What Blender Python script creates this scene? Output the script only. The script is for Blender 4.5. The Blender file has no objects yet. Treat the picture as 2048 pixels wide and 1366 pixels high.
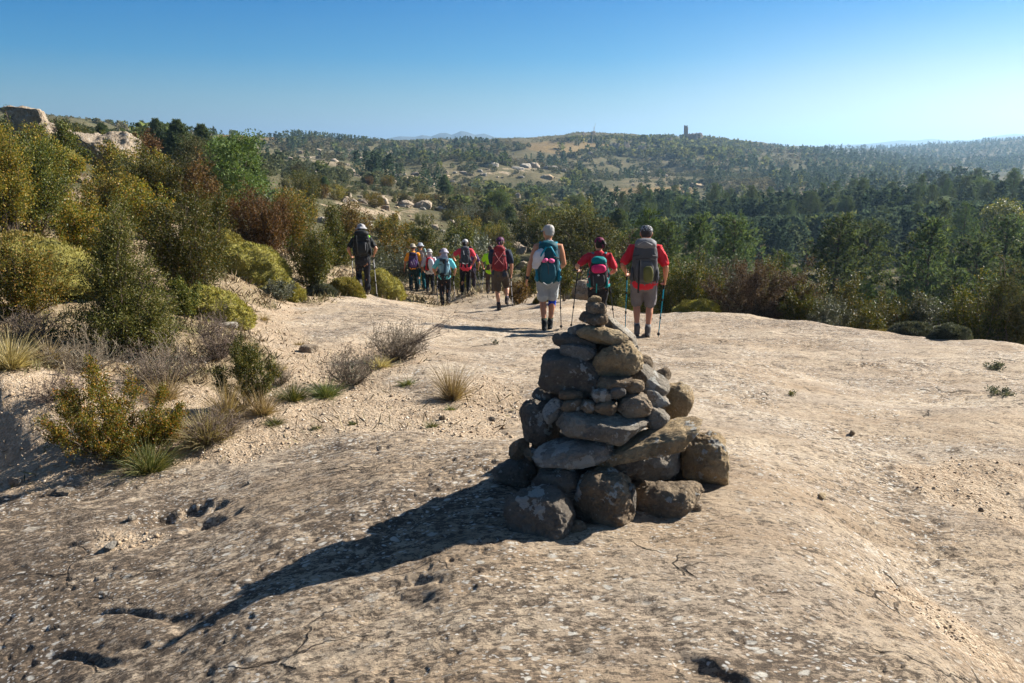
import bpy, bmesh, math, random
import numpy as np
from mathutils import Vector, Matrix, Quaternion
SC = bpy.context.scene
COL = SC.collection
rng = np.random.RandomState(11)
random.seed(5)

# ---------------------------------------------------------------- camera and picture-to-place helpers
F = 1593.0; CX, CY = 1024.0, 683.0
PITCH = math.atan((CY-290.0)/F)
cam = bpy.data.cameras.new('camera'); camo = bpy.data.objects.new('camera', cam); COL.objects.link(camo)
cam.sensor_width = 36; cam.lens = 36*F/2048; cam.clip_start = .05; cam.clip_end = 40000
camo.location = (0, 0, 0); camo.rotation_euler = (math.pi/2-PITCH, 0, 0)
SC.camera = camo
cp, sp = math.cos(PITCH), math.sin(PITCH)
def ray(x, y):
    a = (x-CX)/F; b = (CY-y)/F
    return np.array([a, cp+b*sp, -sp+b*cp])
def ang(x, y):                      # azimuth and tan(elevation) of a photo pixel
    d = ray(x, y); return math.atan2(d[0], d[1]), d[2]/math.hypot(d[0], d[1])
def P(x, y, r):                     # photo pixel at horizontal distance r
    th, t = ang(x, y); return Vector((r*math.sin(th), r*math.cos(th), r*t))
def proj(p):                        # points (n,3) -> photo pixels, depth
    p = np.asarray(p, float)
    dep = p[..., 1]*cp - p[..., 2]*sp
    up = p[..., 1]*sp + p[..., 2]*cp
    dd = np.where(dep > 1e-6, dep, 1e-6)
    return CX+F*p[..., 0]/dd, CY-F*up/dd, dep

# ---------------------------------------------------------------- noise
_perm = np.random.RandomState(3).permutation(4096).astype(np.int64)
def _h(i, j, k):
    return _perm[(_perm[(_perm[i & 4095]+j) & 4095]+k) & 4095]
_g3 = np.random.RandomState(4).normal(size=(4096, 3)); _g3 /= np.linalg.norm(_g3, axis=1)[:, None]
_g3 = _g3.astype(np.float32)
def pnoise(p):
    p = np.asarray(p, np.float32)
    f0 = np.floor(p); i = f0.astype(np.int64); f = p-f0
    u = f*f*f*(f*(f*6-15)+10)
    out = 0
    for dx in (0, 1):
        for dy in (0, 1):
            for dz in (0, 1):
                g = _g3[_h(i[:, 0]+dx, i[:, 1]+dy, i[:, 2]+dz)]
                d = (g*(f-np.array([dx, dy, dz], np.float32))).sum(1)
                w = (u[:, 0] if dx else 1-u[:, 0])*(u[:, 1] if dy else 1-u[:, 1])*(u[:, 2] if dz else 1-u[:, 2])
                out = out+w*d
    return out*1.6
def fbm(p, oct=4, lac=2.05, gain=.5):
    p = np.asarray(p, np.float32); a = 1.; s = 0
    for o in range(oct):
        s = s+a*pnoise(p+17.3*o); p = p*lac; a *= gain
    return s
def sstep(a, b, x):
    t = np.clip((x-a)/(b-a), 0, 1); return t*t*(3-2*t)

# ---------------------------------------------------------------- terrain: a surface through surveyed points
NEARP = [(0,1366,-2.15),(500,1366,-1.80),(340,1275,-1.93),(1024,1366,-1.65),(1500,1366,-1.67),(1860,1366,-1.74),(2048,1366,-2.12),
 (0,1150,-2.2),(250,1150,-2.02),(520,1150,-1.83),(800,1150,-1.70),(1100,1080,-1.65),(1330,1050,-1.65),(1560,1150,-1.66),(1700,1190,-1.74),(1840,1190,-2.02),(2048,1200,-2.1),
 (1450,990,-1.66),(1620,1040,-1.74),(1850,1080,-2.04),(2048,1080,-2.1),(800,960,-1.7),(550,960,-1.96),(300,1000,-2.14),(0,1010,-2.25),
 (1000,890,-1.73),(700,890,-1.95),(450,920,-2.12),(1000,855,-2.05),(800,838,-2.1),(600,850,-2.16),(400,880,-2.17),
 (1500,870,-1.88),(1700,900,-2.04),(2048,920,-2.16),(1400,760,-2.15),(1600,780,-2.3),(1850,800,-2.42),(2048,800,-2.46),
 (1300,720,-2.42),(1450,690,-2.75),(1700,720,-2.7),(2000,740,-2.7),
 (1400,627,18),(1560,641,17),(1700,662,16),(1850,677,15),(2048,693,14),
 (1095,657,13.5),(1290,667,13.1),(1190,662,13.4),(1000,622,19.2),(890,606,24),(720,587,21),(930,588,25),(830,597,25),
 (1165,602,21),(1250,622,18.5),(860,690,9.6),(700,690,10.2),(600,690,10.6),(560,620,14.8),(640,600,17.5),(760,622,14.8),(900,640,14),(1000,690,10.2),
 (860,760,7.6),(700,780,7.4),(500,790,7.2),(300,900,-2.2),(0,900,-2.3),(0,780,7.5),(0,700,9),(150,700,9),(300,700,9.2),(420,680,10),(480,640,12.5),
 (430,560,15.5),(330,600,13),(250,560,14),(100,560,13),(0,480,14),(100,480,16),(190,535,15),(300,520,18),(450,480,24),(560,535,22),(600,600,17.5),
 (250,400,30),(100,400,26),(0,330,34),(100,305,42),(220,335,42),(350,360,55),(480,370,60),(500,430,38),(620,450,45),(700,500,38),(800,500,42),
 (960,500,50),(1000,480,62),(1050,520,46),(1100,540,40),(1240,520,60),(700,400,85),(850,420,95),(950,400,130),(600,345,140),(700,345,180),(800,352,210),
 (930,372,230),(1000,430,110),(1100,440,120),(1200,450,130),(600,305,320),(500,287,380),(400,280,420),(200,262,450),(0,240,450),
 (600,278,620),(700,290,750),(800,294,900),(1050,296,900),(950,283,1100),(1100,292,450),(1380,283,560),(1250,284,520),(1160,284,490),
 (1250,320,420),(1400,330,400),(1200,362,330),(1050,345,300),(1400,380,300),(1450,412,240),(1200,400,230),(1300,430,180),(1600,440,170),(1600,352,380),(1600,304,650),
 (1550,294,700),(1750,312,900),(1750,297,1300),(1900,340,600),(2048,330,700),(2048,284,1150),(1920,290,1250),(1850,390,260),(2048,400,220),(2048,460,120),(1800,460,130)]
HID = [(1400,27,-7),(1700,25,-7),(2048,22,-6.8),(1240,26,-6),(1500,60,-12),(1700,50,-12.5),(1900,45,-12),(2048,40,-11),(1350,60,-11),(1250,45,-8.5),
 (1060,30,-5.2),(860,29,-5.1),(950,30,-5.5),(720,25,-4.2),(1165,30,-5.6),
 (0,2600,-40),(400,2600,-40),(800,2600,-40),(1200,2600,-40),(1600,2600,-40),(2048,2600,-40),(0,9000,-60),(700,9000,-60),(1400,9000,-60),(2048,9000,-60),
 (0,1.2,-1.85),(700,1.2,-1.65),(1400,1.2,-1.65),(2048,1.2,-1.75)]
_c = []
for x, y, v in NEARP:
    th, t = ang(x, y); r = v if v > 0 else v/t
    _c.append((th, r, r*t))
for x, r, z in HID:
    th, _ = ang(x, 290); _c.append((th, r, z))
_c = np.array(_c)
KA = 2.6
_uv = np.stack([_c[:, 0]*KA, np.log(_c[:, 1]+1)], 1); _val = _c[:, 2]/(_c[:, 1]+2)
def _K(d): return np.where(d > 1e-9, d*d*np.log(np.maximum(d, 1e-9)), 0)
_n = len(_uv)
_D = np.linalg.norm(_uv[:, None]-_uv[None], axis=2)
_A = np.zeros((_n+3, _n+3)); _A[:_n, :_n] = _K(_D)+np.eye(_n)*.0004
_A[:_n, _n] = 1; _A[:_n, _n+1:] = _uv; _A[_n, :_n] = 1; _A[_n+1:, :_n] = _uv.T
_w = np.linalg.solve(_A, np.concatenate([_val, np.zeros(3)]))
def base_polar(th, r):
    thc = np.clip(th, -.8, .8)
    u = np.stack([thc*KA, np.log(r+1)], 1); out = np.empty(len(u))
    for a in range(0, len(u), 40000):
        d = np.linalg.norm(u[a:a+40000, None]-_uv[None], axis=2)
        out[a:a+40000] = _K(d)@_w[:_n]+_w[_n]+u[a:a+40000]@_w[_n+1:]
    return out*(r+2)
def in_poly(x, y, poly, soft=14.):
    # signed soft membership of photo-pixel points in a polygon
    poly = np.array(poly, float); n = len(poly)
    ins = np.zeros(len(x), bool); dm = np.full(len(x), 1e9)
    for i in range(n):
        ax, ay = poly[i]; bx, by = poly[(i+1) % n]
        c = ((ay > y) != (by > y)) & (x < (bx-ax)*(y-ay)/(by-ay+1e-12)+ax); ins ^= c
        l2 = (bx-ax)**2+(by-ay)**2+1e-9
        t = np.clip(((x-ax)*(bx-ax)+(y-ay)*(by-ay))/l2, 0, 1)
        dm = np.minimum(dm, np.hypot(x-ax-t*(bx-ax), y-ay-t*(by-ay)))
    return sstep(-soft, soft, np.where(ins, dm, -dm))
# hollows and ledges in the slab: pixel, size in m along x/y, depth, turn
PITS = [(355,1030,.24,.13,.075,.25),(420,1045,.18,.08,.05,.35),(745,1272,.13,.022,.022,0),(1420,1345,.13,.05,.04,-.6),(905,1302,.035,.02,.02,.5),(1470,1275,.05,.015,.015,-.4),(1150,1295,.06,.012,.012,.2),(1300,880,.2,.06,.03,.1),
        (1820,1195,.14,.05,.035,-.4),(1690,1075,.14,.05,.02,-.3),(640,1190,.05,.015,.015,.3),(1540,1180,.09,.03,.018,.2),(130,1098,.1,.04,.03,.1),
        (560,1045,.12,.02,.02,.3),(650,990,.16,.02,.02,.2),(1010,820,.1,.05,.03,.4),(1500,600+130,.2,.06,.04,.1),(1760,735,.4,.1,.06,.15),(1930,780,.25,.08,.05,.1),(1620,690,.3,.1,.06,.2)]
PITXY = None
def detail(x, y, z, r, rock):
    # rock relief: long low swells, bedding ridges, chips; x,y,z are arrays
    n = len(x); dz = np.zeros(n)
    near = r < 45
    q = np.stack([x[near], y[near], np.zeros(near.sum())], 1).astype(np.float32)
    ca, sa = math.cos(.22), math.sin(.22)
    al = q[:, 0]*ca+q[:, 1]*sa; ac = -q[:, 0]*sa+q[:, 1]*ca
    rk = rock[near]; rr = r[near]
    sw = fbm(q*.45, 3)*.085*sstep(3.5, 9, rr)+fbm(q*1.3+5, 3)*.026+rk*fbm(np.stack([al*.5+3, ac*2.2, q[:, 2]], 1), 3)*.03*sstep(3.2, 7, rr)
    warp = pnoise(q*.9+3)*.25
    bed = fbm(np.stack([al*1.3, (ac+warp)*8, q[:, 2]], 1), 4)
    bed2 = pnoise(np.stack([al*.8+9, (ac+warp*1.5)*3.2, q[:, 2]+2], 1))
    steps = np.abs(bed2); steps = -sstep(.12, 0, steps)
    chips = fbm(np.stack([al*9, ac*14, q[:, 2]], 1), 3); pit = -sstep(.25, .6, fbm(np.stack([al*16, ac*22, q[:, 2]+4], 1), 2))*sstep(-.1, .4, pnoise(q*1.1+8))
    hollow = -sstep(.42, 1.1, fbm(np.stack([al*2.2, ac*4.5, q[:, 2]+7], 1), 2))
    fade = 1-sstep(14, 40, rr)*.3
    d = rk*(bed*.006+steps*.016*sstep(.0, .45, pnoise(q*.8+31))+np.minimum(chips, .2)*.010+pit*.012+hollow*.03)*fade
    d = d+(1-rk)*(fbm(q*3.1, 4)*.022+fbm(q*22., 2)*.006)
    dz[near] = d+sw
    mid = r >= 20
    q = np.stack([x[mid], y[mid], np.zeros(mid.sum())], 1)
    rr = r[mid]
    k = sstep(20, 60, rr)
    ter = fbm(q*.012, 4)*7*sstep(60, 300, rr)*(1-sstep(700, 1500, rr)*.5)+fbm(q*.07, 3)*1.0*k+fbm(q*.004+3, 3)*10*sstep(250, 900, rr)
    zt_ = z[mid]+ter*.55; tw = sstep(130, 220, rr)*(1-sstep(560, 760, rr)); ph = (zt_+fbm(q*.03, 2)*1.5)/4.2; fr = ph-np.floor(ph)
    dz[mid] += ter*.55+tw*(sstep(.15, .85, fr)-fr)*2.6
    for (px, py, sx, sy, dp, tr) in PITXY or []:
        c, s = math.cos(tr), math.sin(tr)
        u = ((x-px)*c+(y-py)*s)/sx; v = (-(x-px)*s+(y-py)*c)/sy
        m = (np.abs(u) < 2) & (np.abs(v) < 2)
        if m.any():
            qq = np.stack([x[m]*8, y[m]*8, np.zeros(m.sum())], 1)
            e = np.hypot(u[m], v[m])+fbm(qq, 3)*.45
            dz[m] -= dp*.85*sstep(1.2, .3, e)
    return dz
ROCK_NOT = [[(-200,640),(-200,985),(60,985),(180,962),(275,965),(350,935),(470,925),(560,900),(700,872),(850,858),(1010,872),(1046,840),(1046,770),(960,770),(905,800),(820,790),(760,760),(850,735),(870,690),
             (740,680),(640,690),(580,650),(640,604),(740,575),(560,540),(300,470),(-200,420)],
            [(1790,935),(1900,905),(2060,930),(2060,1060),(1960,1030),(1850,990)], [(1745,1165),(1830,1175),(1960,1260),(2060,1330),(2060,1366),(1980,1340),(1880,1260)],
            [(190,1060),(330,1055),(310,1090),(180,1095)]]
def masks(x, y, z, r, th):
    px, py, dep = proj(np.stack([x, y, z], 1))
    q = np.stack([x, y, np.zeros(len(x))], 1)
    wob = fbm(q*1.6, 3)
    rock = np.ones(len(x))
    front = (np.abs(th) < .9) & (r < 30)
    pxw, pyw = px+wob*26, py+wob*16
    for i, pl in enumerate(ROCK_NOT):
        rock[front] = np.minimum(rock[front], 1-in_poly(pxw[front], pyw[front], pl, 10.))
    rock *= 1-sstep(17.5, 21, r+wob*1.5-4.5*sstep(-.3, .0, th))*sstep(-.6, .2, -1+0*th+1)
    rock[(r > 29)] = 0
    bank = np.zeros(len(x))
    bank[front] = in_poly(pxw[front], pyw[front], [(-300,300),(-300,760),(60,745),(200,750),(330,770),(520,800),(560,730),(490,660),(500,630),(600,600),(800,590),(560,300)], 18.)
    bank[r > 20] = 1
    return rock, bank
def survey(th, r):
    x = r*np.sin(th); y = r*np.cos(th)
    zb = base_polar(th, r)
    back = sstep(.9, 1.8, np.abs(th))
    zb = zb*(1-back)+back*(-1.7-.01*r)
    rock, bank = masks(x, y, zb, r, th)
    z = zb+detail(x, y, zb, r, rock)
    return x, y, z, rock, bank
def hit_base(px, py):
    th, t = ang(px, py); rs = np.exp(np.linspace(math.log(1.3), math.log(1500), 3000))
    z = base_polar(np.full(3000, th), rs); k = np.argmax(z > rs*t) if (z > rs*t).any() else 2999
    return P(px, py, rs[k])
PITXY = [(hit_base(a, b)[0], hit_base(a, b)[1], sx, sy, dp, tr) for a, b, sx, sy, dp, tr in PITS]

_fine = np.linspace(-.74, .74, 720)
_ths = np.concatenate([np.linspace(-math.pi, -.76, 40), _fine, np.linspace(.76, math.pi, 40)[:-1]])
_rs = np.concatenate([np.exp(np.linspace(math.log(.35), math.log(1.7), 40))[:-1], np.exp(np.linspace(math.log(1.7), math.log(26), 560))[:-1],
                      np.exp(np.linspace(math.log(26), math.log(1500), 330))[:-1], np.exp(np.linspace(math.log(1500), math.log(9000), 30))])
_T, _R = np.meshgrid(_ths, _rs)
TX, TY, TZ, TROCK, TBANK = survey(_T.ravel(), _R.ravel())
NT_, NR_ = len(_ths), len(_rs)
TZg = TZ.reshape(NR_, NT_)
def hgt(x, y):                      # ground height by interpolation in the surveyed grid
    x = np.atleast_1d(np.asarray(x, float)); y = np.atleast_1d(np.asarray(y, float))
    th = np.arctan2(x, y); r = np.clip(np.hypot(x, y), _rs[0], _rs[-1]*.999)
    i = np.clip(np.searchsorted(_rs, r)-1, 0, NR_-2); j = np.clip(np.searchsorted(_ths, th)-1, 0, NT_-2)
    a = (r-_rs[i])/(_rs[i+1]-_rs[i]); b = np.clip((th-_ths[j])/(_ths[j+1]-_ths[j]), 0, 1)
    return (TZg[i, j]*(1-a)*(1-b)+TZg[i+1, j]*a*(1-b)+TZg[i, j+1]*(1-a)*b+TZg[i+1, j+1]*a*b)
def H(x, y): return float(hgt(x, y)[0])
def G(px, py, rmin=1.3):            # the place on the ground that a photo pixel shows
    th, t = ang(px, py); rs = np.exp(np.linspace(math.log(rmin), math.log(1500), 2500))
    z = hgt(rs*math.sin(th), rs*math.cos(th)); w = z > rs*t
    k = int(np.argmax(w)) if w.any() else 2499
    r = rs[k]; return Vector((r*math.sin(th), r*math.cos(th), float(z[k])))
def GR(px, r):                      # ground under image column px (at the horizon) at distance r
    th, _ = ang(px, 430); x, y = r*math.sin(th), r*math.cos(th); return Vector((x, y, H(x, y)))

# ---------------------------------------------------------------- objects
def mesh_np(name, verts, faces, mats, smooth=False, mat_idx=None):
    # faces: (n,k) index array with equal k
    me = bpy.data.meshes.new(name); verts = np.asarray(verts, np.float32); faces = np.asarray(faces, np.int32)
    n, k = faces.shape
    me.vertices.add(len(verts)); me.vertices.foreach_set('co', verts.ravel())
    me.loops.add(n*k); me.loops.foreach_set('vertex_index', faces.ravel())
    me.polygons.add(n); me.polygons.foreach_set('loop_start', np.arange(0, n*k, k, dtype=np.int32))
    if smooth: me.polygons.foreach_set('use_smooth', np.ones(n, bool))
    if mat_idx is not None: me.polygons.foreach_set('material_index', np.asarray(mat_idx, np.int32))
    for m in (mats if isinstance(mats, (list, tuple)) else [mats]): me.materials.append(m)
    me.update(calc_edges=True); return me
def obj(name, me, parent=None, loc=None, rotz=0., scale=None):
    o = bpy.data.objects.new(name, me); COL.objects.link(o)
    if parent: o.parent = parent
    if loc is not None: o.location = loc
    if rotz: o.rotation_euler = (0, 0, rotz)
    if scale is not None: o.scale = (scale,)*3 if isinstance(scale, (int, float)) else scale
    return o
def tag(o, label=None, cat=None, group=None, kind=None):
    if label: o['label'] = label
    if cat: o['category'] = cat
    if group: o['group'] = group
    if kind: o['kind'] = kind
    return o
def empty(name, loc=(0, 0, 0), rotz=0.):
    o = bpy.data.objects.new(name, None); COL.objects.link(o); o.location = loc; o.rotation_euler = (0, 0, rotz); o.empty_display_size = .1; return o

# ---------------------------------------------------------------- materials
class Mat:
    def __init__(s, name):
        s.m = bpy.data.materials.new(name); s.m.use_nodes = True; s.nt = s.m.node_tree; s.nt.nodes.clear()
        s.out = s.nt.nodes.new('ShaderNodeOutputMaterial'); s._pos = None
    def n(s, typ, ins=None, **kw):
        nd = s.nt.nodes.new('ShaderNode'+typ)
        for k, v in kw.items(): setattr(nd, k, v)
        for k, v in (ins or {}).items():
            sk = nd.inputs[k]
            if isinstance(v, bpy.types.NodeSocket): s.nt.links.new(v, sk)
            elif isinstance(v, bpy.types.Node): s.nt.links.new(v.outputs[0], sk)
            else: sk.default_value = v
        return nd
    @property
    def pos(s):
        if s._pos is None: s._pos = s.n('NewGeometry').outputs['Position']
        return s._pos
    def objco(s): return s.n('TexCoord').outputs['Object']
    def noise(s, co, scale, det=4, rough=.55, dist=0.):
        return s.n('TexNoise', {'Vector': co, 'Scale': scale, 'Detail': det, 'Roughness': rough, 'Distortion': dist}).outputs['Fac']
    def ramp(s, fac, stops, interp='LINEAR'):
        r = s.n('ValToRGB', {'Fac': fac}); cr = r.color_ramp; cr.interpolation = interp
        while len(cr.elements) < len(stops): cr.elements.new(.5)
        for e, (p, c) in zip(cr.elements, stops):
            e.position = p; e.color = (*c, 1) if isinstance(c, (tuple, list)) else (c, c, c, 1)
        return r.outputs['Color']
    def mix(s, fac, a, b, blend='MIX'):
        nd = s.n('Mix', data_type='RGBA', blend_type=blend)
        for k, v in ((0, fac), (6, a), (7, b)):
            if isinstance(v, bpy.types.NodeSocket): s.nt.links.new(v, nd.inputs[k])
            else: nd.inputs[k].default_value = (*v, 1) if isinstance(v, (tuple, list)) and len(v) == 3 else v
        return nd.outputs[2]
    def math(s, op, a, b=0., clamp=False):
        nd = s.n('Math', {0: a, 1: b}, operation=op); nd.use_clamp = clamp; return nd.outputs[0]
    def mapr(s, v, a, b, c=0., d=1.):
        nd = s.n('MapRange', {0: v, 1: a, 2: b, 3: c, 4: d}); nd.interpolation_type = 'SMOOTHSTEP'; return nd.outputs[0]
    def bump(s, h, strength=.5, dist=.02, normal=None):
        i = {'Height': h, 'Strength': strength, 'Distance': dist}
        if normal is not None: i['Normal'] = normal
        return s.n('Bump', i).outputs['Normal']
    def done(s, color, rough=.85, normal=None, spec=.25, shader=None):
        i = {'Base Color': color if isinstance(color, bpy.types.NodeSocket) else (*color, 1), 'Roughness': rough, 'Specular IOR Level': spec}
        if normal is not None: i['Normal'] = normal
        b = shader or s.n('BsdfPrincipled', i)
        s.nt.links.new(b.outputs[0], s.out.inputs['Surface']); return s.m

def mat_ground():
    M = Mat('sandstone_and_soil'); p = M.pos
    at = M.n('Attribute', attribute_name='cover'); sep = M.n('SeparateColor', {0: at.outputs['Color']})
    rock, bank = sep.outputs[0], sep.outputs[1]
    mp = M.n('Mapping', {'Vector': p, 'Rotation': (0, 0, -.22), 'Scale': (.62, 1.25, 1.)}).outputs[0]
    patch = M.noise(mp, .9, 6, .65)
    base = M.ramp(patch, [(.32, (.33, .245, .165)), (.46, (.43, .337, .24)), (.58, (.50, .405, .30)), (.72, (.56, .47, .36))])
    base = M.mix(M.mapr(M.noise(mp, 4.5, 9, .72), .5, .68, 0, .5), base, (.31, .215, .135))
    bnd = M.noise(M.n('Mapping', {'Vector': p, 'Rotation': (0, 0, -.1), 'Scale': (.3, 1.3, 1.)}).outputs[0], 1.3, 9, .7)
    base = M.mix(M.mapr(bnd, .47, .6, 0, .5), base, (.35, .29, .23))
    grime = M.noise(mp, 11., 12, .76); area = M.noise(p, .55, 3, .5)
    sx = M.n('SeparateXYZ', {0: p}); fg = M.mapr(M.math('ADD', M.math('MULTIPLY', sx.outputs[1], 1.), M.math('MULTIPLY', sx.outputs[0], .8)), 4.6, 2.2)
    ga = M.math('ADD', grime, M.math('ADD', M.math('MULTIPLY', area, .45), M.math('MULTIPLY', fg, .10)))
    base = M.mix(M.mapr(ga, .73, .88, 0, .75), base, (.215, .15, .10))
    fine = M.noise(mp, 44., 8, .78)
    base = M.mix(M.mapr(M.math('ADD', fine, M.math('MULTIPLY', ga, .6)), .93, 1.04, 0, .85), base, (.09, .073, .058))
    streak = M.noise(M.n('Mapping', {'Vector': p, 'Rotation': (0, 0, -.22), 'Scale': (1.3, 5.5, 1.)}).outputs[0], 7., 8, .72)
    base = M.mix(M.mapr(streak, .55, .66, 0, .75), base, (.15, .12, .095))
    # thin cracks
    wpc = M.n('VectorMath', {0: mp, 1: M.n('VectorMath', {0: M.n('TexNoise', {'Vector': p, 'Scale': 3.5, 'Detail': 5.}).outputs['Color'], 1: (.35, .35, .0)}, operation='MULTIPLY').outputs[0]}, operation='ADD').outputs[0]
    ce = M.n('TexVoronoi', {'Vector': wpc, 'Scale': 1.6}, feature='DISTANCE_TO_EDGE').outputs['Distance']
    crack = M.math('MULTIPLY', M.mapr(ce, .012, .002), M.mapr(M.noise(p, 1.3, 4, .6), .52, .6))
    base = M.mix(M.math('MULTIPLY', crack, .85), base, (.06, .048, .038))
    # pale lichen spots
    wp = M.n('Mapping', {'Vector': p, 'Rotation': (0, 0, -.22), 'Scale': (.6, 1.0, 1.)}).outputs[0]
    wn = M.n('TexNoise', {'Vector': wp, 'Scale': 14., 'Detail': 4.}).outputs['Color']
    wv = M.n('VectorMath', {0: wp, 1: M.n('VectorMath', {0: wn, 1: (.06, .06, .06)}, operation='MULTIPLY').outputs[0]}, operation='ADD').outputs[0]
    for sc, thr, keep, colr, st in ((20., .3, .56, (.60, .565, .50), .9), (60., .36, .45, (.62, .60, .56), .9), (6., .22, .80, (.57, .52, .44), .6)):
        vo = M.n('TexVoronoi', {'Vector': wv, 'Scale': sc}); rnd = M.n('SeparateColor', {0: vo.outputs['Color']}).outputs[0]
        sp_ = M.math('MULTIPLY', M.mapr(vo.outputs['Distance'], thr, thr*.6), M.mapr(rnd, keep, keep+.05))
        sp_ = M.math('MULTIPLY', sp_, M.mapr(M.noise(p, 1.1, 3, .6), .42, .56, .18, st))
        base = M.mix(sp_, base, colr)
    # soil, gravel and litter
    gv = M.n('TexVoronoi', {'Vector': p, 'Scale': 55.}); gv2 = M.n('TexVoronoi', {'Vector': p, 'Scale': 20.})
    soil = M.ramp(M.noise(p, 2.2, 8, .7), [(.3, (.28, .20, .13)), (.5, (.39, .30, .205)), (.7, (.48, .39, .285))])
    gcol = M.n('SeparateColor', {0: gv.outputs['Color']}).outputs[0]
    soil = M.mix(.45, soil, M.ramp(gcol, [(0, (.22, .155, .10)), (.5, (.42, .31, .215)), (1, (.60, .50, .39))]))
    litter = M.ramp(M.noise(p, 6., 10, .75), [(.3, (.10, .075, .045)), (.48, (.23, .17, .10)), (.62, (.33, .26, .17)), (.75, (.17, .17, .06))])
    soil = M.mix(M.mapr(M.math('ADD', bank, M.math('MULTIPLY', M.math('SUBTRACT', M.noise(p, 2.5, 6, .7), .5), 1.6)), .45, .75, 0, .85), soil, litter)
    col = M.mix(rock, soil, base)
    hb = M.math('ADD', M.math('MULTIPLY', M.noise(p, 34., 10, .75), 1.1), M.math('MULTIPLY', M.noise(mp, 7., 10, .68), 1.5))
    hb = M.math('SUBTRACT', hb, M.math('MULTIPLY', M.mapr(streak, .58, .72), .5))
    hb = M.math('SUBTRACT', hb, M.math('MULTIPLY', crack, .9))
    hs = M.math('ADD', M.math('MULTIPLY', M.math('SUBTRACT', 1., gv.outputs['Distance']), .5), M.math('ADD', M.noise(p, 60., 4, .7), M.math('MULTIPLY', M.math('SUBTRACT', 1., gv2.outputs['Distance']), .6)))
    hh = M.n('Mix', {0: rock, 2: hs, 3: hb}, data_type='FLOAT').outputs[0]
    return M.done(col, .92, M.bump(hh, .85, .03), .12)
def mat_hills():
    M = Mat('hill_soil'); p = M.pos
    at = M.n('Attribute', attribute_name='cover'); sep = M.n('SeparateColor', {0: at.outputs['Color']})
    n1 = M.noise(p, .05, 8, .65); n2 = M.noise(p, .6, 6, .7)
    c = M.ramp(n1, [(.3, (.07, .072, .038)), (.5, (.12, .108, .06)), (.66, (.19, .155, .095)), (.8, (.28, .225, .15))])
    c = M.mix(M.mapr(n2, .45, .65, 0, .6), c, (.08, .078, .04))
    c = M.mix(M.mapr(M.math('ADD', M.math('MULTIPLY', sep.outputs[0], .54), M.math('MULTIPLY', M.math('SUBTRACT', M.noise(p, .22, 8, .72), .5), 2.2)), .42, .62, 0, .95), c, M.ramp(n2, [(.3, (.30, .22, .14)), (.7, (.48, .39, .29))]))
    c = M.mix(M.mapr(M.math('ADD', sep.outputs[1], M.math('MULTIPLY', M.math('SUBTRACT', n2, .5), .5)), .4, .6, 0, .8), c, (.22, .155, .075))
    return M.done(c, .95, M.bump(M.noise(p, .8, 8, .7), 1., .6), .05)

PATCH = [([(1040,288),(1100,282),(1190,284),(1230,290),(1180,300),(1110,308),(1060,300)], 1), ([(420,272),(560,262),(640,268),(560,280),(450,282)], 1),
         ([(1400,416),(1440,406),(1500,404),(1490,414),(1440,424),(1405,424)], 0), ([(1545,297),(1610,288),(1640,285),(1600,296),(1560,306)], 0), ([(1805,318),(1870,300),(1880,302),(1820,322)], 0),
         ([(770,362),(800,350),(880,355),(940,372),(900,378),(830,372)], 0), ([(1090,388),(1150,384),(1180,390),(1120,398)], 0), ([(950,345),(1040,330),(1110,326),(1060,345),(1000,352)], 0),
         ([(640,410),(700,390),(840,396),(850,420),(780,440),(700,430)], 0), ([(560,300),(640,310),(720,335),(650,335)], 0), ([(985,500),(1040,478),(1060,482),(1000,520),(985,560),(960,560)], 0), ([(1040,470),(1060,440),(1070,445),(1055,475)], 0),
         ([(1300,300),(1340,300),(1330,308)], 1), ([(1210,378),(1400,372),(1390,388),(1230,392)], 1), ([(1060,600),(1060,560),(1120,555),(1190,562),(1230,600)], 0)]
def build_ground():
    vid = np.arange(NR_*NT_).reshape(NR_, NT_)
    V = np.stack([TX, TY, TZ], 1)
    def sheet(name, i0, i1, m, cov):
        ids = vid[i0:i1+1]; v = V[ids.ravel()]; k = np.arange(ids.size).reshape(ids.shape)
        kn = np.roll(k, -1, axis=1)
        f = np.stack([k[:-1], k[1:], kn[1:], kn[:-1]], 2).reshape(-1, 4)[:, ::-1]
        if i0 == 0:
            pass
        me = mesh_np(name, v, f, m, True)
        a = me.attributes.new('cover', 'FLOAT_COLOR', 'POINT')
        c = np.ones((len(v), 4), np.float32); c[:, :3] = cov[ids.ravel()]
        a.data.foreach_set('color', c.ravel())
        return tag(obj(name, me), kind='structure')
    cut = int(np.searchsorted(_rs, 30))
    cov = np.zeros((len(V), 3)); cov[:, 0] = TROCK; cov[:, 1] = TBANK
    sheet('ground', 0, cut, mat_ground(), cov)
    px, py, dep = proj(V)
    cov2 = np.zeros((len(V), 3)); ff = (np.abs(_T.ravel()) < .8) & (_R.ravel() > 24)
    for pl, ch in PATCH:
        cov2[ff, ch] = np.maximum(cov2[ff, ch], in_poly(px[ff], py[ff], pl, 12.))
    far = _R.ravel() > 1500; cov2[far] = 0
    sheet('hills', cut, NR_-1, mat_hills(), cov2)
    # the camera stands on the middle of the ring: close it
    v = [(0, 0, -1.66)]+[tuple(V[vid[0, j]]) for j in range(NT_)]
    return cov2
COV2 = build_ground()

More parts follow.
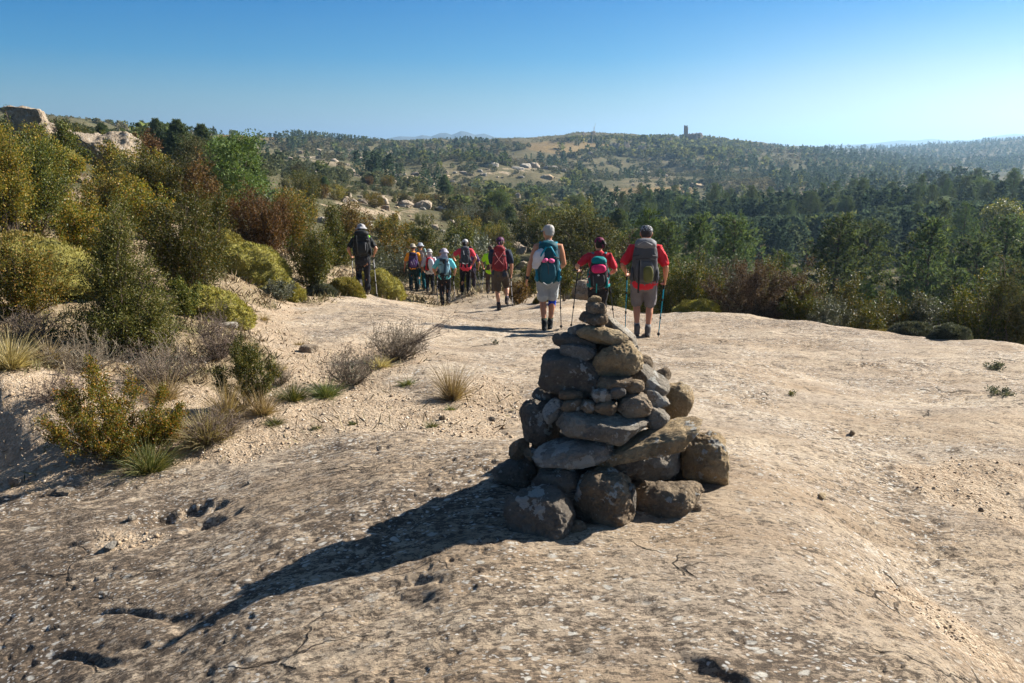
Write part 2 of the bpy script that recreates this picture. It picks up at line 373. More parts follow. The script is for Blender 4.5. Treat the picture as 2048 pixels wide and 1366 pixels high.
def mountain(name, pts, r, depth, label):
    # a far range as a ridge with two real flanks: pts are (pixel x, pixel y) of its skyline
    pts = np.array(pts, float); xs = np.linspace(pts[0, 0], pts[-1, 0], 160); ys = np.interp(xs, pts[:, 0], pts[:, 1])
    rows = []
    for j, w in enumerate(np.linspace(-1, 1, 25)):
        row = []
        for x, y in zip(xs, ys):
            th, t = ang(x, y); rr = r+depth*w; zt = r*t+90
            row.append((rr*math.sin(th), rr*math.cos(th), zt*(1-abs(w))**1.15-90))
        rows.append(row)
    v = np.array(rows).reshape(-1, 3)
    v[:, 2] += fbm(v*.0022, 5)*38*np.repeat(1-np.abs(np.linspace(-1, 1, 25)), 160)*np.repeat(np.minimum(1, np.abs(np.linspace(-1, 1, 25))*3+.12), 160)
    k = np.arange(25*160).reshape(25, 160)
    f = np.stack([k[:-1, :-1], k[:-1, 1:], k[1:, 1:], k[1:, :-1]], 2).reshape(-1, 4)
    M = Mat('mountain_rock'); c = M.ramp(M.noise(M.pos, .004, 6, .6), [(.35, (.035, .05, .05)), (.65, (.09, .1, .1))])
    return tag(obj(name, mesh_np(name, v, f, M.done(c, .95), True)), kind='structure')
mountain('distant_mountains', [(740,287),(780,277),(800,273),(830,274),(845,270),(862,273),(880,266),(893,265),(903,269),(922,261),(935,263),(950,268),(968,266),(990,274),(1030,282),(1080,290)], 3000, 380, '')
mountain('mountain_range', [(1640,292),(1740,288),(1800,281),(1830,282),(1860,278),(1900,282),(1950,280),(1985,273),(2030,268),(2100,270),(2250,276)], 3900, 500, '')

# ---------------------------------------------------------------- light and air
SKYR = [(0, (.46, .60, .62)), (.05, (.31, .54, .65)), (.10, (.075, .42, .70)), (.165, (.0, .33, .68)), (.45, (.26, .37, .50))]
SUN_AZ, SUN_EL = math.radians(64), math.radians(32.5)
sd = Vector((math.sin(SUN_AZ)*math.cos(SUN_EL), math.cos(SUN_AZ)*math.cos(SUN_EL), math.sin(SUN_EL)))
sl = bpy.data.lights.new('sun', 'SUN'); sl.energy = 5.0; sl.angle = math.radians(.5); sl.color = (1, .93, .82)
so = bpy.data.objects.new('sun', sl); COL.objects.link(so); so.rotation_euler = (-sd).to_track_quat('-Z', 'Y').to_euler(); so.location = (20, 15, 30)
wd = bpy.data.worlds.new('World'); SC.world = wd; wd.use_nodes = True; wt = wd.node_tree
bg = wt.nodes['Background']; sky = wt.nodes.new('ShaderNodeTexSky'); sky.sky_type = 'NISHITA'; sky.sun_disc = False
sky.sun_elevation = SUN_EL; sky.sun_rotation = SUN_AZ; sky.altitude = 600; sky.air_density = 1.0; sky.dust_density = .5; sky.ozone_density = 2.2
gm_ = wt.nodes.new('ShaderNodeGamma'); gm_.inputs[1].default_value = .74
tc_ = wt.nodes.new('ShaderNodeTexCoord'); sz_ = wt.nodes.new('ShaderNodeSeparateXYZ'); wt.links.new(tc_.outputs['Generated'], sz_.inputs[0])
rp_ = wt.nodes.new('ShaderNodeValToRGB'); wt.links.new(sz_.outputs[2], rp_.inputs[0])       # clear air deepens quickly above the horizon
for e_ in SKYR[2:]: rp_.color_ramp.elements.new(.5)
for e_, (p_, c_) in zip(rp_.color_ramp.elements, SKYR): e_.position = p_; e_.color = (*c_, 1)
hs = wt.nodes.new('ShaderNodeMix'); hs.data_type = 'RGBA'; hs.blend_type = 'MULTIPLY'; hs.inputs[0].default_value = 1
dt_ = wt.nodes.new('ShaderNodeVectorMath'); dt_.operation = 'DOT_PRODUCT'; wt.links.new(tc_.outputs['Generated'], dt_.inputs[0]); dt_.inputs[1].default_value = (math.sin(SUN_AZ), math.cos(SUN_AZ), 0)
def mr_(src, a, b, c, d):
    n_ = wt.nodes.new('ShaderNodeMapRange'); n_.interpolation_type = 'SMOOTHSTEP'; wt.links.new(src, n_.inputs[0])
    for i_, v_ in enumerate((a, b, c, d)): n_.inputs[i_+1].default_value = v_
    return n_.outputs[0]
ml_ = wt.nodes.new('ShaderNodeMath'); ml_.operation = 'MULTIPLY'; wt.links.new(mr_(dt_.outputs['Value'], .5, 1., 0, .95), ml_.inputs[0]); wt.links.new(mr_(sz_.outputs[2], .0, .17, 1, 0), ml_.inputs[1])
gl_ = wt.nodes.new('ShaderNodeMix'); gl_.data_type = 'RGBA'; gl_.inputs[7].default_value = (4.3, 4.1, 4.0, 1); wt.links.new(ml_.outputs[0], gl_.inputs[0])   # whiter air low towards the sun
wt.links.new(sky.outputs[0], gm_.inputs[0]); wt.links.new(gm_.outputs[0], hs.inputs[6]); wt.links.new(rp_.outputs[0], hs.inputs[7]); wt.links.new(hs.outputs[2], gl_.inputs[6]); wt.links.new(gl_.outputs[2], bg.inputs['Color']); bg.inputs['Strength'].default_value = .095
hz = bpy.data.meshes.new('haze'); bm = bmesh.new(); bmesh.ops.create_cube(bm, size=2); bm.to_mesh(hz); bm.free()
hm = Mat('air'); vol = hm.n('VolumePrincipled', {'Color': (.44, .70, 1., 1), 'Density': .00030, 'Anisotropy': .45})
hm.nt.links.new(vol.outputs[0], hm.out.inputs['Volume']); hz.materials.append(hm.m)
ho = tag(obj('haze', hz, loc=(0, 0, -5), scale=(9600, 9600, 145)), kind='stuff')
SC.view_settings.view_transform = 'Standard'; SC.view_settings.look = 'None'; SC.view_settings.exposure = 1.32; SC.view_settings.gamma = 1
SC.cycles.use_denoising = True; SC.cycles.max_bounces = 6; SC.cycles.volume_bounces = 0; SC.cycles.transparent_max_bounces = 8
SC.cycles.sample_clamp_indirect = 6; SC.cycles.use_adaptive_sampling = True; SC.cycles.adaptive_threshold = .02
# ---------------------------------------------------------------- stones
def ico(sub):
    bm = bmesh.new(); bmesh.ops.create_icosphere(bm, subdivisions=sub, radius=1)
    v = np.array([x.co[:] for x in bm.verts]); f = np.array([[q.index for q in p.verts] for p in bm.faces]); bm.free()
    return v/np.linalg.norm(v, axis=1)[:, None], f
ICO = {k: ico(k) for k in (1, 2, 3, 4, 5, 6)}
def stone_shape(seed, size, e=2.6, facets=7, sub=5, rough=1., cut=(.62, .92)):
    n, f = ICO[sub]; R = np.random.RandomState(seed)
    p = n/((np.abs(n)**e).sum(1)**(1/e))[:, None]
    asp = np.array(size)/max(size)
    for _ in range(facets):
        m = R.normal(size=3); m /= np.linalg.norm(m); d = R.uniform(*cut)*np.abs(p@m).max()
        k = p@m-d; p = p-np.where(k > 0, k*.9, 0)[:, None]*m
    q = p*asp+seed*7.3
    p = p+n*(fbm(q*1.3, 3)*.10*rough+fbm(q*4.2, 4)*.034*rough-np.abs(fbm(q*2.7+9, 3))*.045*rough)[:, None]
    rd = fbm(q*11., 4); tr_ = fbm(q*3.3+21, 3); p = p+n*(np.round(tr_*3.5)/3.5-tr_)[:, None]*.09*rough; p = p+n*(np.minimum(rd, .12)*.04*rough-sstep(.35, .7, fbm(q*8+5, 2))*.035*rough)[:, None]
    mx = p.max(0); mn = p.min(0); p = (p-(mx+mn)/2)/((mx-mn)/2)
    return p*np.array(size)/2, f
def mat_stone(name, cols, lichen=.3, dark=.4, lcol=(.52, .51, .47)):
    M = Mat(name); ob = M.objco(); inf = M.n('ObjectInfo')
    co = M.n('VectorMath', {0: ob, 1: M.n('VectorMath', {0: inf.outputs['Random'], 1: (37., 19., 53.)}, operation='MULTIPLY').outputs[0]}, operation='ADD').outputs[0]
    c = M.ramp(M.noise(co, 5., 8, .62), [(.3, cols[0]), (.5, cols[1]), (.7, cols[2])])
    gr = M.noise(co, 60., 6, .7); c = M.mix(M.mapr(gr, .38, .64, .0, .38), c, tuple(x*.45 for x in cols[1]))
    c = M.mix(M.mapr(M.math('ADD', M.noise(co, 7., 9, .72), 0.), .51, .6, 0, dark), c, (.07, .06, .052))
    w = M.math('ADD', M.noise(co, 13., 6, .62), M.math('MULTIPLY', M.noise(co, 3.5, 2, .5), .5))
    c = M.mix(M.mapr(w, .93-.14*lichen, .955-.14*lichen, 0, .85), c, lcol)
    vo = M.n('TexVoronoi', {'Vector': co, 'Scale': 55.}); rd = M.n('SeparateColor', {0: vo.outputs['Color']}).outputs[0]
    sp_ = M.math('MULTIPLY', M.mapr(M.math('ADD', vo.outputs['Distance'], M.math('MULTIPLY', M.noise(co, 90., 2, .5), .3)), .5, .36), M.mapr(rd, .93-.08*lichen, .96-.08*lichen)); c = M.mix(M.math('MULTIPLY', sp_, .5), c, lcol)
    pv = M.n('TexVoronoi', {'Vector': M.n('VectorMath', {0: co, 1: M.n('VectorMath', {0: M.n('TexNoise', {'Vector': co, 'Scale': 14., 'Detail': 4.}).outputs['Color'], 1: (.05, .05, .05)}, operation='MULTIPLY').outputs[0]}, operation='ADD').outputs[0], 'Scale': 16.}).outputs['Distance']
    h = M.math('ADD', M.math('ADD', M.math('MULTIPLY', M.noise(co, 22., 9, .72), 1.3), M.math('MULTIPLY', M.noise(co, 90., 4, .7), .5)), M.math('MULTIPLY', pv, .45))
    return M.done(c, .9, M.bump(h, 1., .042), .2)
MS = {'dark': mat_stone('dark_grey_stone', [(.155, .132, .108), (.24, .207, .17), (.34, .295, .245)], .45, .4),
      'grey': mat_stone('grey_stone', [(.255, .222, .182), (.38, .335, .275), (.50, .445, .365)], .6, .3),
      'lichen': mat_stone('lichen_stone', [(.19, .175, .155), (.31, .285, .25), (.43, .395, .345)], 1.15, .3),
      'tan': mat_stone('tan_stone', [(.32, .22, .12), (.48, .36, .215), (.60, .48, .32)], .3, .3),
      'brown': mat_stone('brown_stone', [(.175, .13, .09), (.295, .222, .15), (.42, .325, .22)], .3, .35),
      'pale': mat_stone('pale_sandstone', [(.27, .205, .14), (.40, .32, .235), (.52, .435, .335)], .35, .6)}
# picture measures in the enlarged view of the pile: centre x, y, width, height, turn, squareness, facets, kind, label
CA = [(612,50,70,36,4,2.6,8,'tan','tiny flat tan stone crowning the very tip of the cairn'),
 (615,95,92,68,-12,2.4,8,'pale','small faceted pale stone second from the top of the cairn'),
 (655,100,40,62,20,2.5,6,'brown','thin brown chip wedged behind the second stone from the top'),
 (607,153,145,74,2,2.9,8,'brown','brown slab with a white lichen patch third from the cairn top'),
 (748,232,215,72,-38,2.9,9,'grey','long grey slab leaning down the right side near the cairn top'),
 (655,243,255,92,-9,2.3,8,'tan','large tan wedge stone under the three topmost stones'),
 (520,212,100,46,16,2.5,7,'grey','small grey stone left of the large tan wedge near the top'),
 (508,272,226,82,-7,2.4,8,'dark','dark brown stone jutting out left near the cairn top'),
 (525,330,184,80,-6,2.8,9,'lichen','light grey angular block with a dark end sitting on the big dark block'),
 (490,445,322,204,-8,4.2,7,'dark','big dark smooth squared block on the upper left of the cairn'),
 (398,340,90,50,10,2.6,7,'dark','small dark stone peeping over the left of the big squared block'),
 (733,384,262,194,18,2.8,9,'tan','big tan pitted block on the upper right of the cairn'),
 (885,387,90,66,-20,2.6,8,'brown','small brown stone sticking out right of the big tan pitted block'),
 (820,308,56,46,-20,2.4,7,'grey','little rough grey stone under the right end of the leaning slab'),
 (905,490,232,120,-34,3.0,8,'grey','smooth grey slab sloping down right below the big tan block'),
 (965,470,70,120,-50,2.7,8,'brown','thin brown slab behind the sloping grey slab'),
 (1052,592,156,190,-22,2.6,9,'tan','tan angular boulder hanging over the right side at mid height'),
 (718,497,182,60,5,2.6,8,'brown','flat brown stone under the big tan block in the middle'),
 (823,516,108,72,8,2.2,5,'brown','rounded brown cobble at the right end of the flat brown stone'),
 (736,546,90,62,15,2.3,8,'lichen','rough pale grey cobble left of the round pale boulder'),
 (650,566,104,78,8,2.4,8,'grey','speckled grey stone in the centre under the flat brown stone'),
 (355,563,146,84,-6,2.3,6,'dark','dark flat stone under the left corner of the big squared block'),
 (485,562,126,52,-3,2.4,6,'brown','thin brown stone directly under the big squared block'),
 (825,613,184,124,3,2.3,7,'pale','round pale grey boulder right of centre at mid height'),
 (935,583,150,92,-22,2.9,9,'grey','triangular grey slab right of the round pale boulder'),
 (575,626,78,64,0,2.6,9,'pale','small bright tan stone in the centre above the long dark slab'),
 (495,620,110,72,20,2.3,6,'brown','oval brown cobble left of the small bright tan stone'),
 (672,631,118,70,-4,2.4,8,'brown','dark brown cobble right of the small bright tan stone'),
 (390,645,92,140,-35,2.4,7,'lichen','tilted stone with big white lichen blotches on the left side'),
 (322,716,206,244,18,2.3,7,'dark','large dark rounded boulder on the left side at mid height'),
 (655,728,470,158,-3,3.0,10,'grey','long dark grey rough slab across the middle of the cairn'),
 (940,690,128,120,-28,2.8,9,'grey','grey angular stone at the right end of the long rough slab'),
 (505,866,405,128,12,2.7,8,'lichen','large pale grey stone with white lichen splashes below the long slab'),
 (895,822,590,128,19,2.9,8,'tan','long tan slab slanting up to the right above the base'),
 (212,850,128,92,45,2.5,7,'brown','reddish brown stone on the lower left shoulder of the cairn'),
 (275,882,72,70,0,2.2,5,'brown','small brown cobble beside the reddish brown stone at lower left'),
 (188,980,232,176,-8,2.4,7,'dark','dark boulder forming the left end of the second tier'),
 (410,1015,256,156,-4,2.6,9,'dark','dark cracked block left of the round boulder above the base'),
 (965,937,336,186,5,4.0,7,'dark','dark grey squared block right of centre above the base'),
 (1205,925,246,290,14,2.5,8,'tan','big tan boulder at the right end of the cairn base'),
 (662,1107,316,316,8,2.3,6,'brown','large round brown boulder at the middle of the cairn base'),
 (320,1192,372,270,-6,2.3,7,'dark','large dark pitted boulder at the left of the cairn base'),
 (1010,1125,366,204,6,2.5,9,'brown','speckled brown boulder at the right front of the cairn base'),
 (512,1270,114,66,8,2.3,6,'brown','small oval stone on the slab before the cairn base'),
 (1155,1168,62,50,0,2.5,7,'brown','little dark stone by the right front base boulder'),
 (800,1130,72,190,0,2.5,7,'dark','narrow dark stone between the two front base boulders'),
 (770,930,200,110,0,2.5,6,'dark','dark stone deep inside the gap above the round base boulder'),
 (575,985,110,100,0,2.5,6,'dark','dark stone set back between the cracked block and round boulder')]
CR = 3.72                                                            # distance of the axis of the pile
ch = ang(1200, 900)[0]
for i, (zx, zy, w, h, rot, e, fc, kind, lab) in enumerate(CA):
    x, y = 960+zx/2.679, 580+zy/2.679
    f = 1-np.clip((zy-60)/1150, 0, 1); Rl = .53*(1-.93*f)+.03
    m = CR/F/2.679*1.075
    wx, hz_ = w*m*1.05, h*m*1.09; dx = (zx-(640+40*(1-f)))*m
    dep = min(max(.75*(wx+hz_)/2+.25*min(wx, hz_), min(wx, hz_)*1.0), .34)
    if w > 400: dep = .26
    r = CR-math.sqrt(max(Rl*Rl-dx*dx, .0))*.9+dep*.42
    if i == 4: r += .06
    if i in (12, 15, 13): r += .10
    if i == 16: r += .08
    if i in (46, 47): r += .16
    if i == 45: r += .06
    if i in (43, 44): r = CR-.47
    if i in (36, 38, 39, 40, 41, 42, 43, 44):                          # the base tier stands on the slab
        g = G(x, y+h/2.679*.5-4); r = math.hypot(g.x, g.y)+dep*(.36 if i not in (43, 44) else .3)
    k = r/CR
    v, fa = stone_shape(100+i, (wx*k, dep, hz_*k), e, fc, 6 if w > 170 else 5)
    a = math.radians(rot); c, s = math.cos(a), math.sin(a)
    v = np.stack([v[:, 0]*c-v[:, 2]*s, v[:, 1], v[:, 0]*s+v[:, 2]*c], 1)
    c2, s2 = math.cos(-ch), math.sin(-ch)
    v = np.stack([v[:, 0]*c2-v[:, 1]*s2, v[:, 0]*s2+v[:, 1]*c2, v[:, 2]], 1)
    o = obj('cairn_stone', mesh_np('cairn_stone', v, fa, MS[kind], True), loc=P(x, y, r))
    tag(o, lab, 'stone', 'stones stacked in the cairn')
# core of the pile, set back behind the front stones
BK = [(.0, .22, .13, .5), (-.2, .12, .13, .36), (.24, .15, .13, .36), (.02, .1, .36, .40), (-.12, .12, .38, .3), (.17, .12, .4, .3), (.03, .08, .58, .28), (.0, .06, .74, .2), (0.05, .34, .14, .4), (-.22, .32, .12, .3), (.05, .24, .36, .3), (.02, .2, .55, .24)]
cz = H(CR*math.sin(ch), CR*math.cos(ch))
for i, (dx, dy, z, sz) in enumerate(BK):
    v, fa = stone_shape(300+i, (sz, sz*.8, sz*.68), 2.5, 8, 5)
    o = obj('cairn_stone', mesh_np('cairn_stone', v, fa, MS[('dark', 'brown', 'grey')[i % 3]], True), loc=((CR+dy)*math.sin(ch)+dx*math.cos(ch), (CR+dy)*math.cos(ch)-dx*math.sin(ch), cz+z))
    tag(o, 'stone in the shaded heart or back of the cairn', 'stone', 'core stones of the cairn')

# loose stones on the slab and the path
LOOSE = [(620,698,40,14,3.2,'pale','flat pale stone lying alone on the sandy path behind the twiggy bush'),(457,651,36,11,3.,'grey','flat grey slab at the foot of the mossy mound beside the path'),
 (1704,866,12,9,2.3,'brown','small round brown pebble alone on the open slab at right'),(1643,992,20,8,2.6,'tan','small tan stone on the slab right of the cairn base'),
 (264,1036,17,9,2.5,'grey','small grey stone on the sandy hollow at left'),(222,1092,26,9,2.5,'lichen','pale lichen covered stone at the edge of the sandy hollow'),
 (1962,1020,10,7,2.4,'pale','small pale pebble on the gravel patch near the right edge'),(500,965,14,6,2.5,'grey','small flat grey stone at the gravel edge below the grass tuft'),
 (985,838,14,9,2.4,'dark','small dark stone in the dirt left of the cairn'),(30,965,24,14,2.4,'pale','pale stone in the gravel at the lower left edge'),
 (130,985,30,9,3.,'pale','flat pale stone in the gravel beside the layered ledge'),(885,835,15,9,2.4,'brown','small brown stone under the pale grass tuft'),(905,1000,9,5,2.4,'grey','tiny grey stone on the slab left of the cairn shadow edge')]
for i, (x, y, w, h, e, kind, lab) in enumerate(LOOSE):
    g = G(x, y+h*.4); r = math.hypot(g.x, g.y); m = g.length/F
    v, fa = stone_shape(400+i, (w*m, w*m*.7, h*m*1.25), e, 7, 4)
    o = obj('loose_stone', mesh_np('loose_stone', v, fa, MS[kind], True), loc=(g.x, g.y, g.z+h*m*.35), rotz=.3*i)
    tag(o, lab, 'stone', 'loose stones on the ground')

# ---------------------------------------------------------------- labels that tell look-alikes apart
def band_x(x):
    for lim, nm in ((130, 'at left edge'), (300, 'near the sandstone outcrop'), (480, 'left of russet bushes'), (600, 'above the russet bushes'), (690, 'left of bucket hat'), (780, 'above the bucket hat'),
                    (860, 'above the orange shirt'), (950, 'above the coral shirt'), (1040, 'above the maroon backpack'), (1150, 'above the white hair'), (1245, 'above the plum headscarf'), (1340, 'above the checked cap'),
                    (1420, 'under the ruined tower'), (1540, 'right of checked cap'), (1660, 'above the purplish bush'), (1760, 'above rim cushions'), (1870, 'in the right quarter'), (1960, 'near the right edge')):
        if x < lim: return nm
    return 'by the right edge'
def band_y(y):
    return 'on the skyline' if y < 296 else 'on the upper slope' if y < 345 else 'on the middle slope' if y < 400 else 'on the lower slope' if y < 470 else 'just beyond the slab'
ORD = ['first', 'second', 'third', 'fourth', 'fifth', 'sixth', 'seventh', 'eighth', 'ninth', 'tenth', 'eleventh', 'twelfth', 'thirteenth', 'fourteenth', 'fifteenth', 'sixteenth', 'seventeenth', 'eighteenth', 'nineteenth', 'twentieth', 'twenty-first', 'twenty-second', 'twenty-third', 'twenty-fourth', 'twenty-fifth', 'twenty-sixth', 'twenty-seventh', 'twenty-eighth', 'twenty-ninth', 'thirtieth']
def auto_labels(items):             # items: (object, description, photo x, photo y)
    bins = {}
    for it in items: bins.setdefault((it[1], band_y(it[3]), band_x(it[2])), []).append(it)
    for (d, by, bx), l in bins.items():
        l.sort(key=lambda t: t[2])
        for k, it in enumerate(l):
            s = f'{d} {by} {bx}'
            if len(l) > 1: s += f', {ORD[min(k, 29)] if k else "leftmost"}' + (' from left' if k else '')
            it[0]['label'] = s
# boulders and outcrop rocks on the slopes: pixel centre, width, height, distance
BOUL = [(58,238,66,34,42,'pale',3.2),(48,262,46,34,43,'pale',2.6),(100,272,58,44,43,'pale',2.4),(213,305,96,58,42,'pale',2.6),(185,292,46,36,43,'pale',2.5),(165,366,30,26,33,'brown',2.5),(140,300,30,50,43,'pale',2.5),
 (655,408,26,18,80,'pale',2.6),(690,424,20,20,74,'pale',2.7),(706,412,22,18,82,'pale',2.7),(745,424,22,26,78,'grey',2.7),(728,410,34,20,84,'pale',2.6),(760,398,30,18,90,'pale',2.6),(792,438,16,20,72,'pale',2.7),(810,398,30,14,92,'pale',2.6),
 (848,412,28,20,94,'pale',2.6),(880,405,22,14,98,'grey',2.7),(735,464,20,22,56,'lichen',2.7),(645,462,24,22,50,'grey',2.7),(770,420,18,16,78,'brown',2.7),(690,398,24,12,90,'pale',2.8),(835,398,16,14,95,'pale',2.6),(870,440,14,12,70,'pale',2.6),(905,430,12,10,80,'pale',2.6),(776,462,12,10,58,'pale',2.6),
 (1030,506,40,38,48,'pale',2.2),(1046,540,36,30,40,'pale',2.3),(1165,590,86,60,24,'pale',2.4),(1010,552,18,14,38,'pale',2.5),(985,520,16,12,52,'pale',2.5),(1000,535,14,10,46,'grey',2.5),(968,545,14,10,44,'pale',2.5),
 (700,344,18,14,200,'pale',2.6),(712,358,22,12,190,'pale',2.6),(800,348,30,16,210,'pale',2.6),(840,356,26,12,220,'pale',2.6),(880,352,24,12,230,'pale',2.6),(905,362,30,10,232,'pale',2.6),(860,366,30,9,215,'pale',2.6),(930,370,20,9,232,'pale',2.6),
 (985,352,22,14,285,'grey',2.6),(1010,344,20,12,295,'grey',2.6),(1050,336,22,14,300,'grey',2.6),(1070,330,20,14,305,'pale',2.6),(1035,350,24,12,290,'grey',2.6),(1100,346,26,14,300,'dark',2.6),(1125,346,14,14,300,'dark',2.6),
 (1300,330,14,9,400,'pale',2.6),(1330,360,10,8,340,'pale',2.6),(1225,398,18,8,240,'pale',2.6),(1200,404,22,7,235,'pale',2.6),(1150,400,14,7,240,'pale',2.6),(1120,406,14,8,235,'grey',2.6),(1085,410,22,9,150,'pale',2.6),(1035,390,12,16,180,'pale',2.6),(1395,376,22,10,300,'tan',2.6),
 (555,345,16,12,170,'pale',2.6),(580,352,14,10,168,'pale',2.6),(640,322,14,10,260,'pale',2.6),(668,330,18,9,250,'pale',2.6),(610,316,22,7,290,'pale',2.6)]
items = []
for i, (x, y, w, h, r, kind, e) in enumerate(BOUL):
    p = P(x, y, r); m = p.length/F
    sub = 5 if w*m > 1.2 and r < 60 else 4
    v, fa = stone_shape(500+i, (w*m*1.15, w*m*.95, h*m*1.25), e+.9, 12, sub, 1.7, (.5, .85))
    gz = H(p.x, p.y); p.z = min(p.z, gz+h*m*.75) if r > 45 else p.z
    p.z = max(min(p.z, gz+h*m*.3 if r > 45 else p.z), gz-.05*h*m)
    if i < 7:                                                       # the outcrop stones reach down to the bank
        k = v[:, 2] < 0; v[k, 2] *= 1+max(0, (p.z-gz)/(h*m*.6)-.6)
    o = obj('boulder', mesh_np('boulder', v, fa, MS[kind], True), loc=p)
    tag(o, None, 'boulder', 'boulders on the slopes')
    items.append((o, {'pale': 'pale sandstone boulder', 'grey': 'grey boulder', 'brown': 'brown boulder', 'dark': 'dark boulder', 'tan': 'tan boulder', 'lichen': 'lichen grey boulder'}[kind]+(' large' if False else ''), x, y))
_R = np.random.RandomState(21); _lib = []
for k in range(7):
    v, fa = stone_shape(560+k, (1., .8, .62), 3.4, 11, 4, 1.8, (.5, .85)); _lib.append(mesh_np('boulder', v, fa, MS[('pale', 'grey', 'pale', 'tan', 'pale', 'brown', 'grey')[k]], True))
for (x0, x1, y0, y1, r0, r1, n) in ((640, 870, 395, 445, 74, 96, 26), (770, 950, 346, 378, 200, 235, 20), (960, 1130, 328, 356, 285, 305, 20), (560, 720, 300, 345, 165, 290, 14), (960, 1060, 480, 560, 38, 52, 16), (1180, 1300, 300, 410, 230, 420, 10), (680, 900, 440, 475, 52, 66, 10)):
    for k in range(n):
        u = _R.rand(); x, y = _R.uniform(x0, x1), _R.uniform(y0, y1); r = r1-(r1-r0)*(y-y0)/(y1-y0); p = G(x, y, r0*.8); r = math.hypot(p.x, p.y); m = p.length/F; w = _R.uniform(4, 13)*(1.5 if _R.rand() < .15 else 1)
        c = _R.randint(7); o = obj('boulder', _lib[c], loc=(p.x, p.y, p.z+w*m*.1), rotz=_R.rand()*6.28, scale=(w*m*_R.uniform(.9, 1.5), w*m, w*m*_R.uniform(.7, 1.2)))
        tag(o, None, 'boulder', 'boulders on the slopes'); items.append((o, 'small '+('pale', 'grey', 'pale', 'tan', 'pale', 'brown', 'grey')[c]+' rock', x, y)); BOUL.append((x, y, w, w*.7, r, 'pale', 2))
auto_labels(items)
items[0][0]['label'] = 'flat overhanging sandstone capstone on top of the left outcrop'
items[3][0]['label'] = 'big rounded sandstone bulge at the right end of the left outcrop'
items[27][0]['label'] = 'broad pale rock hump between the white haired man and the woman in red'
items[25][0]['label'] = 'smooth pale boulder right of the man with the maroon backpack'

# pebbles: nobody could count them
N = 34000
th = rng.uniform(-.72, .6, N); r = np.exp(rng.uniform(math.log(2.2), math.log(20), N)); x, y = r*np.sin(th), r*np.cos(th)
rk, bk = masks(x, y, base_polar(th, r), r, th)
keep = (rng.rand(N) < np.where(rk < .5, .9-.55*bk, .0)); x, y, r = x[keep], y[keep], r[keep]
z = hgt(x, y); sz = .003+.010*rng.rand(len(x))**5*np.where(x > 1, .8, 1.5)+.0005*r
o8 = np.array([(1,0,0),(-1,0,0),(0,1,0),(0,-1,0),(0,0,1),(0,0,-1)], float); f8 = np.array([(0,2,4),(2,1,4),(1,3,4),(3,0,4),(2,0,5),(1,2,5),(3,1,5),(0,3,5)])
R = rng.uniform(.55, 1.3, (len(x), 6, 3)); q = o8[None]*R+rng.normal(size=(len(x), 6, 3))*.22
q = q*(sz[:, None, None]*np.array([1., 1., .7])); q += np.stack([x, y, z+sz*.3], 1)[:, None]
f = (f8[None]+6*np.arange(len(x))[:, None, None]).reshape(-1, 3)
M = Mat('gravel'); isl = M.n('NewGeometry').outputs['Random Per Island']
gm = M.done(M.ramp(isl, [(0, (.17, .12, .08)), (.4, (.36, .27, .18)), (.8, (.52, .43, .33)), (1, (.62, .56, .48))]), .9)
tag(obj('gravel', mesh_np('gravel', q.reshape(-1, 3), f, gm)), kind='stuff')
# ---------------------------------------------------------------- people
def ring_loft(pts, rad, side=(1, 0, 0), seg=16, cap=True, k_=.8):
    # closed tube through pts; rad: r or (r along side, r across)
    pts = [np.array(p, float) for p in pts]; rad = [(r, r) if not hasattr(r, '__len__') else r for r in rad]
    if cap:
        def ext(p, q, r):
            d = p-q; d /= np.linalg.norm(d)+1e-9; rr = min(r)*k_
            return [(p+d*rr, (r[0]*.15, r[1]*.15)), (p+d*rr*.8, (r[0]*.6, r[1]*.6)), (p+d*rr*.45, (r[0]*.88, r[1]*.88))]
        a = ext(pts[0], pts[1], rad[0]); b = ext(pts[-1], pts[-2], rad[-1])[::-1]
        pts = [t[0] for t in a]+pts+[t[0] for t in b]; rad = [t[1] for t in a]+rad+[t[1] for t in b]
    V = []; n = len(pts); A = np.linspace(0, 2*math.pi, seg, endpoint=False)
    for i in range(n):
        t = pts[min(i+1, n-1)]-pts[max(i-1, 0)]; t /= np.linalg.norm(t)+1e-9
        s = np.array(side, float); s = s-t*(s@t)
        if np.linalg.norm(s) < .15: s = np.array((0, 1., 0)); s = s-t*(s@t)
        s /= np.linalg.norm(s); u = np.cross(t, s)
        V.append(pts[i]+np.cos(A)[:, None]*s*rad[i][0]+np.sin(A)[:, None]*u*rad[i][1])
    V = np.concatenate(V); Fc = []
    for i in range(n-1):
        for j in range(seg):
            k = (j+1) % seg; Fc.append((i*seg+j, i*seg+k, (i+1)*seg+k, (i+1)*seg+j))
    return V, Fc, [list(range(seg))[::-1], [(n-1)*seg+j for j in range(seg)]]
def raw_mesh(name, lofts):
    me = bpy.data.meshes.new(name); V = []; Fc = []; o = 0
    for v, f, caps in lofts:
        V += [tuple(x) for x in v]; Fc += [tuple(i+o for i in q) for q in f]+[tuple(i+o for i in q) for q in caps]; o += len(v)
    me.from_pydata(V, [], Fc); return me
